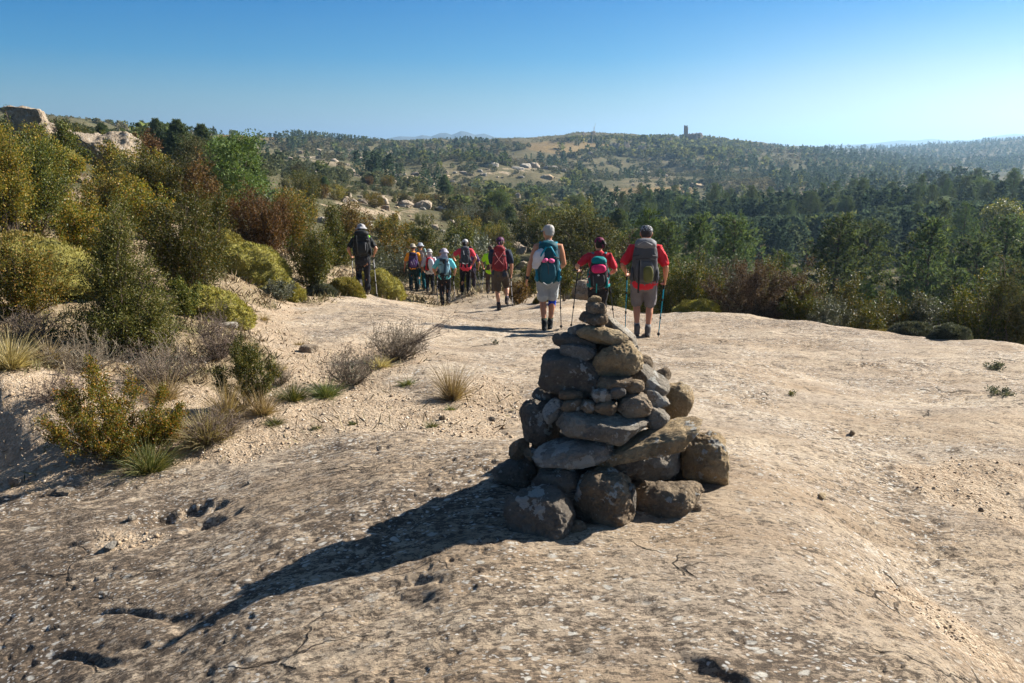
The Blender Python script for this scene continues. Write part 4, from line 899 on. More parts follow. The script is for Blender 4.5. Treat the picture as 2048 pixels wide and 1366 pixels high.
person(1000, 475, 1.78, 'hiker in a navy shirt, brown shorts and patterned bandana with a maroon backpack', dict(r=19.3, yaw=-4, feet=[(-.03, -.08, 0), (.16, -.02, .11)], hands=[(-.20, .12, .84), (.27, .05, .86)], grip=(0, 1), elbow=.9, wide=1.1, turn=-.2,
    shirt=(.022, .032, .055), pants=(.07, .055, .042), leg=.46, hat='scarf', hatcol=(.12, .03, .08), hatpat='floral', hair=(.05, .035, .03), sleeve=.8, skin=(.52, .3, .2), sock=(.02, .025, .06), boot=(.045, .035, .035),
    poles=(None, pole(SIL, (.30, .12), 'thin pole in the right hand of the hiker in the navy shirt')),
    pack=dict(w=.32, h=.58, d=.2, z=.98, col=(.20, .018, .025), seed=9, label='maroon backpack on the hiker in the navy shirt', pocket=(.13, .012, .02), taper=-.25, strap=(.02, .02, .025), lines=[((.55, .2, .2), [(-.3, 1.08, .8), (.0, 1.15, .55), (-.3, 1.12, .35)], .014), ((.55, .2, .2), [(.3, 1.08, .8), (.0, 1.16, .55), (.3, 1.12, .35)], .014)])))
W = person(1097, 450, 1.78, 'white haired man in a grey sleeveless top, pale denim shorts and blue knee brace', dict(r=13.4, feet=[(-.05, -.06, 0), (.045, .12, 0)], hands=[(-.345, .02, .88), (.22, .30, 1.02)], grip=(0, 1), elbow=.35, turn=.55, watch=0, glasses=True, wide=1.05,
    shirt=(.27, .30, .33), pants=(.33, .36, .38), leg=.40, cuff=(.40, .43, .44), brace=(.0, .045, .42), hair=(.36, .345, .32), hairlow=1.60, sleeve=0., skin=(.52, .26, .15), sock=(.02, .07, .03), boot=(.022, .024, .027),
    poles=(None, pole((.02, .02, .022), (.235, .03), 'black pole in the right hand of the white haired man')),
    pack=dict(w=.36, h=.66, d=.22, z=.83, col=(.006, .055, .075), lidcol=(.006, .075, .10), seed=11, label='teal backpack with a white cap clipped on, worn by the white haired man', pocket=(.015, .085, .12), strapcol=(.0, .19, .29), sidecol=(.0, .14, .22), taper=-.2, ph=.56, pz=.3,
      extra=[('pink_cloth', (-.055, -.04, .615), (.11, .1, .07), (.75, .13, .30), 2.3, .2), ('pink_cloth', (.055, -.04, .605), (.10, .1, .07), (.75, .13, .30), 2.3, -.15)],
      lines=[((.5, .52, .52), [(-.2, 1.04, .08), (0, 1.1, .02), (.2, 1.04, .08)], .018), ((.0, .19, .29), [(-.34, .95, .72), (-.1, 1.02, .95), (.12, 1.02, .95), (.36, .95, .72)], .03), ((.01, .01, .012), [(-.12, 1.1, .62), (-.0, 1.12, .5), (.02, 1.13, .3)], .012)])))
s = W['s']; q = lambda x, y, z: (x, W['bend']((0, 0, z))[1]+y, z)
capo_ = obj('cap', fused('cap', [ring_loft([q(-.10, -.405, 1.40), q(-.135, -.42, 1.345), q(-.165, -.42, 1.27), q(-.19, -.41, 1.20)], [(.045, .03), (.085, .055), (.09, .06), (.06, .05)], (1, 0, 0), 18),
     ring_loft([q(-.175, -.405, 1.21), q(-.205, -.40, 1.15), q(-.215, -.39, 1.10)], [(.075, .014), (.065, .012), (.045, .010)], (1, 0, 0), 14)], .009, C((.5, .5, .54)), 1, .004, 2), loc=W['root'].location, rotz=W['yaw'], scale=s)
tag(capo_, 'white peaked cap hanging from the teal backpack', 'cap')
person(1199, 476, 1.62, 'woman in a red shirt, plum headscarf and black trousers with a teal and black backpack', dict(r=13.5, feet=[(-.09, .0, 0), (.09, .08, 0)], hands=[(-.42, .16, 1.13), (.23, .26, 1.03)], grip=(1, 1), elbow=.7, turn=.45, wide=1.08, glove=True,
    shirt=(.50, .022, .04), pants=(.016, .016, .02), hat='scarf', hatcol=(.14, .012, .05), hair=(.022, .014, .010), hairlow=1.58, bun=True, sleeve=.75, skin=(.52, .29, .19), hem=.88,
    poles=(pole((.02, .02, .022), (-.52, .06), 'black pole in the left hand of the woman in red'), pole((.02, .02, .022), (.36, .12), 'black pole in the right hand of the woman in red')),
    pack=dict(w=.34, h=.60, d=.22, z=.80, col=(.025, .026, .03), lidcol=(.0, .19, .20), seed=13, label='teal, pink and black backpack on the woman in red', pocket=(.03, .03, .034), sidecol=(.0, .13, .14), strapcol=(.0, .19, .2), taper=.1, ph=.46, pz=.34,
      extra=[('pink_panel', (.0, -.02, .70), (.28, .14, .17), (.60, .02, .13), 2.8, .05), ('emblem', (.0, -.128, .52), (.05, .012, .035), (.6, .6, .6), 1.3, 0)],
      lines=[((.0, .19, .2), [(-.1, 1.2, .25), (-.1, 1.15, .0), (-.1, .9, -.06)], .018), ((.1, .1, .11), [(-.3, 1.12, .5), (-.25, 1.2, .2)], .012)])))
person(1293, 452, 1.77, 'man in a red shirt, checked cap and grey shorts with a grey backpack', dict(r=13.0, feet=[(-.085, .0, 0), (.085, .01, 0)], hands=[(-.30, .12, 1.02), (.325, .08, .92)], grip=(1, 1), elbow=.5, wide=1.1, turn=.12,
    shirt=(.60, .022, .035), pants=(.16, .145, .15), leg=.44, hat='cap', hatcol=(.2, .2, .2), hatpat='check', hair=(.045, .035, .03), sleeve=.82, skin=(.50, .25, .15), sock=(.32, .31, .3), boot=(.11, .10, .095), hem=.87,
    poles=(pole(TEA, (-.27, -.02), 'turquoise pole in the left hand of the man in the checked cap'), pole(TEA, (.25, -.16), 'turquoise pole in the right hand of the man in the checked cap')),
    pack=dict(w=.38, h=.66, d=.24, z=.90, col=(.065, .065, .07), lidcol=(.15, .15, .16), seed=15, label='grey backpack with an olive mesh pocket on the man in the checked cap', pocket=(.085, .085, .09), sidecol=(.05, .05, .055), taper=0., ph=.5, pz=.32,
      extra=[('mesh_pocket', (.055, -.085, .27), (.15, .08, .25), (.11, .11, .03), 3, .05)],
      lines=[((.012, .012, .014), [(-.2, 1.1, .6), (-.22, 1.2, .3), (-.22, 1.1, .0), (-.22, .9, -.16)], .03), ((.012, .012, .014), [(-.35, 1.02, .62), (0, 1.14, .66), (.35, 1.02, .62)], .022), ((.3, .3, .31), [(-.3, .9, .95), (-.05, 1.0, 1.04), (.25, .9, .95)], .02)])))
# ---------------------------------------------------------------- plants
def unit(a): return a/(np.linalg.norm(a, axis=-1, keepdims=True)+1e-9)
def leaf_np(B, D, L, W, R):
    # rhombic leaves: base points, directions, lengths, widths
    n = len(B); S = unit(np.cross(D, R.normal(size=(n, 3)))); N = np.cross(S, D)
    L = np.broadcast_to(L, (n,))[:, None]; W = np.broadcast_to(W, (n,))[:, None]
    v = np.stack([B, B+D*L*.45+S*W*.5+N*L*.06, B+D*L, B+D*L*.45-S*W*.5+N*L*.06], 1).reshape(-1, 3)
    return v, np.arange(4*n).reshape(n, 4)
def stem_np(lines, sides=4):
    # lines: list of (points (k,3), radius at base, radius at tip)
    V = []; Fq = []; o = 0; A = np.arange(sides)*2*math.pi/sides
    for pts, r0, r1 in lines:
        k = len(pts); t = unit(np.gradient(pts, axis=0)); ref = np.array((.31, .95, .05)) if abs(t[0][1]) < .9 else np.array((1., 0, 0))
        s = unit(np.cross(t, ref)); u = np.cross(t, s); rr = np.linspace(r0, r1, k)[:, None, None]
        V.append((pts[:, None]+rr*(np.cos(A)[None, :, None]*s[:, None]+np.sin(A)[None, :, None]*u[:, None])).reshape(-1, 3))
        i = o+np.arange(k*sides).reshape(k, sides); j = np.roll(i, -1, 1)
        Fq.append(np.stack([i[:-1], j[:-1], j[1:], i[1:]], 2).reshape(-1, 4)); o += k*sides
    return np.concatenate(V), np.concatenate(Fq)
def mat_leaf(name, stops, rough=.5, trans=.3, spec=.35):
    M = Mat(name); isl = M.n('NewGeometry').outputs['Random Per Island']; inf = M.n('ObjectInfo').outputs['Random']
    c = M.ramp(isl, stops)
    c = M.n('HueSaturation', {'Hue': M.mapr(inf, 0, 1, .485, .515), 'Saturation': 1., 'Value': M.mapr(inf, 0, 1, .8, 1.2), 'Color': c}).outputs[0]
    b = M.n('BsdfPrincipled', {'Base Color': c, 'Roughness': rough, 'Specular IOR Level': spec}); t = M.n('BsdfTranslucent', {'Color': M.mix(1., c, (1., .95, .5), 'MULTIPLY')})
    return M.done(None, shader=M.n('MixShader', {0: trans, 1: b, 2: t})) if False else _mixdone(M, trans, b, t)
def _mixdone(M, f, b, t):
    nd = M.nt.nodes.new('ShaderNodeMixShader'); nd.inputs[0].default_value = f
    M.nt.links.new(b.outputs[0], nd.inputs[1]); M.nt.links.new(t.outputs[0], nd.inputs[2]); M.nt.links.new(nd.outputs[0], M.out.inputs['Surface']); return M.m
ML = {'gold': mat_leaf('golden_box_leaves', [(0, (.05, .07, .01)), (.4, (.13, .145, .02)), (.7, (.28, .24, .035)), (.88, (.42, .26, .04)), (1, (.45, .19, .04))], .45, .4, .3),
      'fleck': mat_leaf('flecked_box_leaves', [(0, (.05, .062, .014)), (.55, (.105, .115, .027)), (.85, (.18, .17, .045)), (1, (.32, .26, .09))], .5, .32, .2),
      'olive': mat_leaf('olive_box_leaves', [(0, (.03, .045, .01)), (.5, (.08, .095, .02)), (.85, (.15, .14, .03)), (1, (.26, .19, .05))], .5, .32, .2),
      'russet': mat_leaf('russet_leaves', [(0, (.05, .035, .014)), (.4, (.12, .07, .026)), (.75, (.21, .115, .042)), (1, (.14, .12, .035))], .6, .3, .15),
      'orange': mat_leaf('orange_box_leaves', [(0, (.055, .065, .014)), (.4, (.13, .135, .026)), (.7, (.24, .19, .036)), (1, (.37, .20, .045))], .5, .35, .2),
      'pine': mat_leaf('pine_needles', [(0, (.04, .07, .042)), (.5, (.082, .122, .068)), (.85, (.12, .16, .08)), (1, (.16, .18, .08))], .75, .45, .08),
      'pinelight': mat_leaf('light_pine_needles', [(0, (.04, .07, .025)), (.5, (.09, .135, .045)), (1, (.15, .19, .07))], .75, .28, .08),
      'green': mat_leaf('green_oak_leaves', [(0, (.045, .08, .02)), (.5, (.095, .14, .04)), (1, (.16, .2, .07))], .6, .35, .15),
      'yellow': mat_leaf('yellowing_leaves', [(0, (.07, .09, .02)), (.5, (.15, .17, .04)), (1, (.30, .25, .06))], .5, .35),
      'scrub': mat_leaf('dark_scrub_leaves', [(0, (.035, .04, .018)), (.5, (.075, .08, .035)), (.85, (.12, .11, .05)), (1, (.16, .13, .06))], .8, .25, .08),
      'purple': mat_leaf('dull_purple_leaves', [(0, (.04, .03, .022)), (.5, (.10, .07, .05)), (.9, (.17, .12, .09)), (1, (.20, .15, .11))], .75, .25, .1),
      'greygreen': mat_leaf('grey_green_leaves', [(0, (.05, .06, .04)), (.5, (.11, .125, .085)), (1, (.20, .20, .14))], .6, .2),
      'moss': mat_leaf('cushion_spines', [(0, (.15, .14, .03)), (.5, (.30, .27, .06)), (.9, (.38, .31, .09)), (1, (.22, .13, .04))], .6, .25),
      'straw': mat_leaf('straw_blades', [(0, (.16, .12, .05)), (.5, (.36, .28, .14)), (1, (.55, .45, .26))], .6, .3),
      'grass': mat_leaf('green_grass_blades', [(0, (.04, .06, .015)), (.6, (.10, .13, .035)), (1, (.30, .26, .10))], .55, .3),
      'dry': mat_leaf('dry_twigs', [(0, (.07, .05, .035)), (.5, (.15, .11, .08)), (1, (.26, .21, .16))], .7, .05)}
def mat_bark(name, col):
    M = Mat(name); ob = M.objco(); return M.done(M.mix(M.noise(ob, 30., 5, .6), tuple(x*.5 for x in col), tuple(x*1.4 for x in col)), .9, M.bump(M.noise(ob, 60., 4, .6), .5, .01))
BARK = mat_bark('grey_brown_bark', (.13, .10, .075)); PBARK = mat_bark('pine_bark', (.10, .07, .055)); WBARK = mat_bark('bleached_twig', (.42, .36, .28))
def shrub_mesh(seed, h, w, nmain, ntwig, nleaf, leaf, form='dome', kind='gold', twig=.2, low=.25, lw=.6, bark=None, dist=0., cover=5.5, cap=60000):
    leaf = max(leaf*.9, .0022*dist); nleaf = int(np.clip(cover*w*h/(.3*leaf*leaf*lw)/(nmain*ntwig), 3, cap/(nmain*ntwig)))
    R = np.random.RandomState(seed); lines = []; OB = []; OD = []; LP = []; LD = []
    for i in range(nmain):
        rho = math.sqrt(R.rand()) if form != 'cone' else R.rand()**.85; a = R.rand()*2*math.pi
        env = {'dome': .35+.65*math.sqrt(1-rho*rho*.95), 'cone': 1-.9*rho, 'upright': .62+.38*math.sqrt(1-rho*rho*.9), 'low': .25+.75*math.sqrt(1-rho*rho*.95), 'top': .55+.45*math.sqrt(1-rho*rho*.9)}[form]
        z = h*env*R.uniform(.72, 1.06) if form != 'cone' else h*env*R.uniform(.7, 1.04)
        if i % 4 == 0: z *= R.uniform(1.05, 1.28); rho *= R.uniform(1., 1.2)
        tip = np.array((math.cos(a)*rho*w/2, math.sin(a)*rho*w/2, z)); b = tip*np.array((.12, .12, 0))+R.normal(size=3)*np.array((.03, .03, 0))*w
        c = np.array((tip[0]*.75, tip[1]*.75, z*.42)) if form != 'cone' else np.array((tip[0]*.8, tip[1]*.8, z*.55))
        t = np.linspace(0, 1, 7)[:, None]; p = b*(1-t)**2+2*c*t*(1-t)+tip*t*t; p[1:] += R.normal(size=(6, 3))*.018*h
        lines.append((p, .008*h+.002, .0015*h+.0008))
        tw = R.uniform(low, 1, ntwig)**.8; k = np.minimum((tw*6).astype(int), 5); fr = tw*6-k; O = p[k]*(1-fr[:, None])+p[k+1]*fr[:, None]
        tan = unit(p[k+1]-p[k]); out = unit(O*np.array((1, 1, .0))+1e-4); D = unit(tan*.7+R.normal(size=(ntwig, 3))*.55+out*.3+np.array((0, 0, .25)))
        Lt = h*twig*R.uniform(.45, 1.2, ntwig)*(1.25-.6*tw)
        for q in range(0, ntwig, max(1, ntwig//5)): lines.append((np.stack([O[q], O[q]+D[q]*Lt[q]*.9]), .003*h+.0006, .0008*h+.0004))
        m = nleaf; s = R.uniform(.08, 1.08, (ntwig, m)); B = O[:, None]+D[:, None]*(s*Lt[:, None])[..., None]+R.normal(size=(ntwig, m, 3))*(leaf*.7+.006*h)
        Dl = unit(D[:, None]*.6+R.normal(size=(ntwig, m, 3))*.8+np.array((0, 0, .25)))
        LP.append(B.reshape(-1, 3)); LD.append(Dl.reshape(-1, 3))
    B = np.concatenate(LP); D = np.concatenate(LD); ok = B[:, 2] > .01*h; B, D = B[ok], D[ok]
    lv, lf = leaf_np(B, D, leaf*R.uniform(.65, 1.25, len(B)), leaf*lw*R.uniform(.7, 1.2, len(B)), R); sv, sf = stem_np(lines)
    return mesh_np('foliage', lv, lf, ML[kind]), mesh_np('stems', sv, sf, bark or BARK)
def plant(name, loc, meshes, rotz=0., sc=1., parts=('foliage', 'stems')):
    t = empty(name, loc, rotz); t.scale = (sc,)*3 if not hasattr(sc, '__len__') else sc
    for m, nm in zip(meshes, parts): obj(nm, m, t)
    return t
# ---- shrubs one can tell apart: photo base x, base y, width px, height px, distance (0: read the ground), density, leaf m, form, leaf kind, label
SH = [(240,915,238,165,0,(26,26,9),.017,'low','gold','golden green box shrub in the left foreground beside the gravel'),
 (258,702,185,318,9.3,(44,36,10),.021,'cone','fleck','tall pointed box shrub left of the mossy mounds'),
 (45,640,165,165,9.6,(30,30,9),.02,'low','orange','orange tinted box shrub cut by the left edge'),
 (385,598,165,225,14.5,(40,34,9),.026,'dome','olive','dark rounded box shrub behind the mossy mound'),
 (492,812,112,118,7.,(16,16,6),.014,'upright','olive','sparse upright shrub among dry grass in the left foreground'),
 (372,640,62,78,12.6,(10,14,6),.018,'upright','olive','small thin shrub at the foot of the mossy mound'),
 (175,540,150,135,16.,(34,30,8),.026,'dome','gold','broad golden green shrub behind the left mossy bank'),
 (70,470,140,200,20.,(40,34,8),.034,'upright','olive','big tall golden shrub rising to the skyline at the left edge'),
 (20,480,110,222,18.,(30,30,8),.032,'upright','orange','tall orange green shrub at the very left edge below the skyline'),
 (130,470,120,90,22.,(28,24,7),.034,'dome','orange','orange brown shrub below the left outcrop'),(235,455,130,115,25.,(32,26,7),.036,'dome','orange','rusty shrub under the rounded outcrop bulge'),
 (300,480,110,110,24.,(28,26,7),.034,'dome','gold','yellow green shrub right of the rusty shrub'),(110,400,110,100,30.,(24,24,7),.04,'dome','gold','golden shrub in front of the outcrop stones'),
 (240,375,90,105,36.,(22,22,7),.045,'cone','orange','orange pointed shrub beside the outcrop bulge'),(100,330,60,70,40.,(18,20,6),.05,'dome','orange','orange shrub between the outcrop stones'),
 (150,325,58,100,39.,(18,22,7),.05,'cone','olive','dark pointed juniper between the outcrop stones'),(330,420,100,110,30.,(26,24,7),.04,'upright','olive','dark olive shrub left of the russet shrubs'),
 (300,350,80,80,48.,(20,20,7),.055,'upright','russet','russet shrub right of the outcrop bulge'),(405,455,70,125,26.,(24,22,7),.036,'upright','russet','slim reddish brown shrub with upright shoots'),
 (525,530,120,150,24.,(36,26,7),.034,'upright','russet','broad russet shrub with many upright shoots'),(455,500,80,110,26.,(22,24,7),.036,'upright','olive','olive shrub between the two russet shrubs'),
 (590,520,80,125,27.,(22,24,7),.036,'upright','orange','brownish orange shrub right of the broad russet shrub'),(630,585,105,125,19.5,(30,28,8),.03,'upright','olive','dark olive shrub left of the hiker in black trousers'),
 (560,600,90,40,18.5,(18,18,6),.024,'low','greygreen','low grey green bush beside the upper mossy mound'),(672,530,78,135,25.,(26,26,8),.036,'cone','olive','dark shrub directly left of the hiker in black trousers'),
 (790,545,110,75,37.,(28,26,7),.034,'dome','orange','brown gold bush right of the hiker in black trousers'),(855,510,110,60,44.,(24,24,7),.042,'dome','olive','olive bush above the orange shirted hiker'),
 (780,490,90,60,46.,(22,22,7),.045,'dome','orange','brownish bush above the mossy mound and hikers'),(920,495,70,50,42.,(18,20,6),.05,'dome','olive','green bush above the hiker in coral'),
 (700,480,80,80,34.,(22,22,7),.045,'dome','russet','russet bush behind the hiker in the bucket hat'),
 (1530,645,210,115,18.5,(40,30,8),.026,'dome','purple','wide purplish brown bush at the rim of the slab'),(1395,612,110,88,20.,(30,26,8),.028,'upright','olive','olive bush at the rim right of the man in the checked cap'),
 (1455,625,90,110,21.,(26,24,7),.028,'upright','greygreen','tall thin grey green shoots behind the rim bush'),(1610,652,90,75,18.,(24,22,7),.024,'upright','olive','olive bush right of the purplish rim bush'),
 (1680,665,80,60,17.5,(22,22,7),.022,'dome','greygreen','grey green bush at the rim in the right part'),(1760,668,64,50,17.,(24,22,8),.02,'dome','olive','small dark round bush at the rim'),
 (1830,672,80,70,18.5,(22,22,7),.024,'upright','olive','upright olive bush behind the grey cushion'),(1905,685,90,85,18.5,(24,22,7),.024,'upright','greygreen','grey green upright bush behind the rust cushion'),
 (1990,695,100,110,18.,(28,24,7),.024,'upright','olive','dark olive bush near the right edge of the rim'),(2050,700,90,140,18.,(26,24,7),.024,'upright','scrub','dark bush cut by the right edge of the rim'),
 (1345,605,60,70,21.,(18,20,7),.024,'upright','olive','small olive bush beside the right turquoise pole'),(1250,602,80,70,23.,(22,22,7),.026,'dome','olive','low olive bush behind the woman in red and the man in the cap'),
 (1132,600,50,72,19.,(14,18,7),.024,'upright','olive','thin green shoots between the white haired man and the woman in red'),(1035,602,60,44,21.,(18,20,7),.02,'low','russet','rust coloured low bush left of the white haired man'),
 (1000,560,50,40,34.,(14,16,6),.035,'dome','olive','round green bush behind the maroon backpack'),(1060,590,40,60,24.,(12,16,6),.026,'upright','olive','small green bush just left of the white haired man'),
 (1330,560,110,80,27.,(24,22,7),.034,'upright','olive','olive shrub in the dip behind the man in the checked cap'),(1420,560,120,90,28.,(26,22,7),.034,'upright','greygreen','grey green shrub in the dip right of the checked cap'),
 (1575,590,120,100,26.,(26,22,7),.032,'upright','olive','tall olive shrub behind the purplish rim bush'),(1700,620,110,90,24.,(26,22,7),.03,'upright','olive','tall olive shrub below the forest in the right part'),
 (1800,640,110,80,23.,(26,22,7),.028,'upright','scrub','dark scrub below the forest near the right'),(1225,470,90,70,45.,(20,20,7),.05,'dome','olive','olive bush on the slope above the plum headscarf'),
 (1150,480,80,70,46.,(20,20,7),.05,'dome','yellow','yellow green bush right of the white haired man on the slope'),(1280,500,100,80,40.,(22,22,7),.046,'dome','purple','brownish bush behind the checked cap'),
 (1070,470,90,60,50.,(20,20,7),.055,'dome','olive','dark bush above the white haired man on the near slope'),
 (990,690,10,8,0,(6,5,5),.012,'low','greygreen','tiny plant on the slab left of the cairn top'),
 (1985,738,40,13,0,(12,14,7),.008,'low','greygreen','low grey cushion plant on the slab near the right edge'),(2000,790,48,12,0,(12,14,7),.008,'low','greygreen','low dark plant in a crack near the right edge'),
 (1580,790,20,6,0,(6,8,5),.010,'low','olive','small dark plant in a slab crack right of the cairn')]
SHD = []
for i, (x, y, w, h, r, dn, leaf, form, kind, lab) in enumerate(SH):
    p = G(x, y) if r == 0 or (x < 700 and y > 440) else GR(x, r)
    if x < 700 and 440 < y < 700: w = w*(.84 if i != 1 else .86)
    m = p.length/F; top = P(x, y-h, math.hypot(p.x, p.y)).z; hh = max(top-p.z, h*m*.7); hh = min(hh, h*m*1.9)
    t = plant('leafy_shrub', p, shrub_mesh(600+i, hh, w*m, *dn, leaf, form, kind, .2, .06 if form in ('low', 'dome', 'cone') else .12, dist=p.length, cover=2.6 if lab.startswith(('sparse', 'small thin', 'thin', 'tall thin')) else 3.0 if i == 0 else 3.1)); tag(t, lab, 'shrub')
    SHD.append((p.x, p.y, w*m*.5))

# ---- cushions of hedgehog broom: domed and spiny
def cushion_mesh(seed, sx, sy, h, kind='moss', nb=5000, bl=.035):
    R = np.random.RandomState(seed); n, f = ICO[5]; k = n[:, 2] > -.25
    p = n*np.array((sx, sy, h)); p = p+n*((fbm(n*2.2+seed, 3)*.13+np.abs(fbm(n*7+seed, 2))*-.07)*np.array((sx, sy, h)).mean())[:, None]
    fk = f[k[f].all(1)]
    M = {'moss': (.26, .235, .06), 'greygreen': (.09, .10, .07), 'russet': (.11, .07, .03)}[kind]
    i = R.choice(np.where(n[:, 2] > -.15)[0], nb); q = p[i]+R.normal(size=(nb, 3))*.02*sx; D = unit(n[i]*np.array((1/sx, 1/sy, 1/h))*min(sx, h)+R.normal(size=(nb, 3))*.35)
    lv, lf = leaf_np(q-D*bl*.5, D, bl*R.uniform(.6, 1.4, nb), bl*.28, R)
    return mesh_np('foliage', lv, lf, ML[kind]), mesh_np('cushion', p, fk, cush_mat(M), True)
_cm = {}
def cush_mat(c):
    if c not in _cm:
        M = Mat('cushion_body'); p = M.pos; _cm[c] = M.done(M.ramp(M.noise(p, 9., 6, .7), [(.3, tuple(x*.35 for x in c)), (.6, c), (.75, (c[0]*1.5, c[1]*1.3, c[2]*1.2))]), .95, M.bump(M.noise(p, 40., 6, .7), 1., .03))
    return _cm[c]
CU = [(412,640,165,66,13.2,'moss','big rounded mossy green cushion mound beside the path'),(500,560,150,75,20.,'moss','mossy cushion slope below the broad russet shrub'),(560,595,90,34,18.2,'moss','low mossy cushion at the end of the sandy path'),
 (745,592,110,52,22.5,'moss','mossy cushion mound right of the hiker in black trousers'),(690,590,70,36,23.5,'moss','small mossy cushion behind the legs of the hiker in black trousers'),(60,560,250,70,14.5,'moss','long mossy cushion bank at the left edge'),
 (150,585,120,70,14.,'moss','mossy cushion left of the tall pointed shrub'),(450,520,90,60,23.5,'moss','mossy cushion under the olive shrub'),(125,340,90,32,38.,'moss','mossy cap on the stones below the outcrop'),(60,355,60,26,38.,'moss','small mossy cap at far left below the outcrop'),
 (1405,625,85,26,18.,'moss','flat yellow green cushion at the rim right of the man in the cap'),(1855,676,86,28,15.5,'greygreen','grey green cushion on the rim of the slab'),(1932,690,66,26,14.2,'greygreen','dark grey cushion at the rim before the rust cushion'),
 (1940,675,60,22,15.5,'russet','rust coloured cushion at the rim near the right edge'),(1800,664,80,14,16.5,'moss','thin yellow green cushion strip on the rim'),(1090,604,40,14,20.,'moss','small yellow cushion left of the rock hump'),(30,520,150,50,17.,'moss','upper mossy cushion at the left edge'),
 (640,590,60,24,19.,'greygreen','low grey green cushion at the end of the path'),(215,440,60,26,24.,'moss','mossy cushion among the golden shrubs at left')]
for i, (x, y, w, h, r, kind, lab) in enumerate(CU):
    p = G(x, y) if x < 700 and y > 500 else GR(x, r); m = p.length/F; sx, hh = w*m*.52, h*m*.95
    t = plant('cushion_shrub', (p.x, p.y, p.z-.05*hh), cushion_mesh(700+i, sx, sx*.75, hh, kind, 12000, .022+.0018*r), parts=('foliage', 'cushion')); tag(t, lab, 'shrub')

# ---- twiggy dry bushes and grass tufts
def twig_mesh(seed, h, w, n=60, form=0, thick=.0032):
    R = np.random.RandomState(seed); lines = []
    for i in range(n):
        a = R.rand()*6.283; rho = R.rand()**.6; tip = np.array((math.cos(a)*rho*w/2, math.sin(a)*rho*w/2, h*R.uniform(.45, 1.)*(1-.45*rho))); b = tip*np.array((.2, .2, 0)); t = np.linspace(0, 1, 6)[:, None]
        p = b*(1-t)+tip*t+np.sin(t*3.1)*np.array((tip[0]*.25, tip[1]*.25, 0))+R.normal(size=(6, 3))*.03*h*t; lines.append((p, thick, thick*.4))
        for j in range(9):
            k = R.randint(1, 6); d = unit(p[k]-p[k-1]+R.normal(size=3)*h*.14); L = h*R.uniform(.08, .24); e = p[k]+d*L; lines.append((np.stack([p[k], (p[k]+e)/2+R.normal(size=3)*L*.08, e]), thick*.55, thick*.25))
            for _ in range(3): d2 = unit(d+R.normal(size=3)*.7); f0 = p[k]+d*L*R.uniform(.3, 1); lines.append((np.stack([f0, f0+d2*L*.5]), thick*.4, thick*.2))
    return stem_np(lines, 3)
def tuft_mesh(seed, h, w, n, kind='straw', bw=.0045, droop=.5):
    R = np.random.RandomState(seed); a = R.rand(n)*6.283; rho = R.rand(n)**.7; tilt = rho*.7*(w/h)+R.normal(size=n)*.24; bent = R.rand(n) < .3; tilt[bent] = R.uniform(.5, 1.45, bent.sum())
    b = np.stack([np.cos(a)*rho*w*.16, np.sin(a)*rho*w*.16, np.zeros(n)], 1)+R.normal(size=(n, 3))*np.array((.02, .02, 0))*w; L = h*(R.rand(n)**1.8*.8+.3)*np.where(bent, .75, 1.)
    u = np.stack([np.cos(a)*np.sin(tilt), np.sin(a)*np.sin(tilt), np.cos(tilt)], 1); o = np.stack([np.cos(a), np.sin(a), -np.ones(n)*.6], 1)
    s = unit(np.cross(u, R.normal(size=(n, 3)))); V = []; dr_ = R.rand(n)*1.3
    for t, ww in ((0, 1.), (.4, .9), (.75, .6), (1., .12)):
        c = b+u*(L*t)[:, None]+o*(L*t*t*t*.34*droop*dr_)[:, None]; V += [c-s*bw*ww*.5, c+s*bw*ww*.5]
    v = np.stack(V, 1).reshape(-1, 3); q = np.array([(0,1,3,2),(2,3,5,4),(4,5,7,6)]); f = (q[None]+8*np.arange(n)[:, None, None]).reshape(-1, 4)
    return mesh_np('grass_tuft', v, f, ML[kind])
TW = [(795,718,115,82,0,90,'dry brown twiggy bush leaning over the slab in the centre'),(700,770,120,75,0,60,'thin twiggy bush with sparse leaves left of the dry brown bush'),(330,765,150,80,0,80,'grey dry bush behind the golden box shrub'),(435,720,80,100,0,50,'bare twiggy bush right of the tall pointed shrub'),
 (180,740,150,70,0,60,'grey dry bush at the foot of the tall pointed shrub'),(60,680,110,60,0,60,'dark dry bush under the orange tinted shrub'),(430,880,100,60,0,70,'brown dry cushion right of the golden box shrub'),(560,770,50,40,0,30,'small bare bush beside the sandy path'),
 (465,655,60,30,0,30,'low bare bush by the flat grey slab'),(120,800,90,50,0,40,'sparse dry bush in the dirt at left'),(290,690,80,50,0,40,'shaded dry bush under the tall pointed shrub'),(1300,640+0,10,6,0,8,'tiny dry sprig on the slab behind the cairn')]
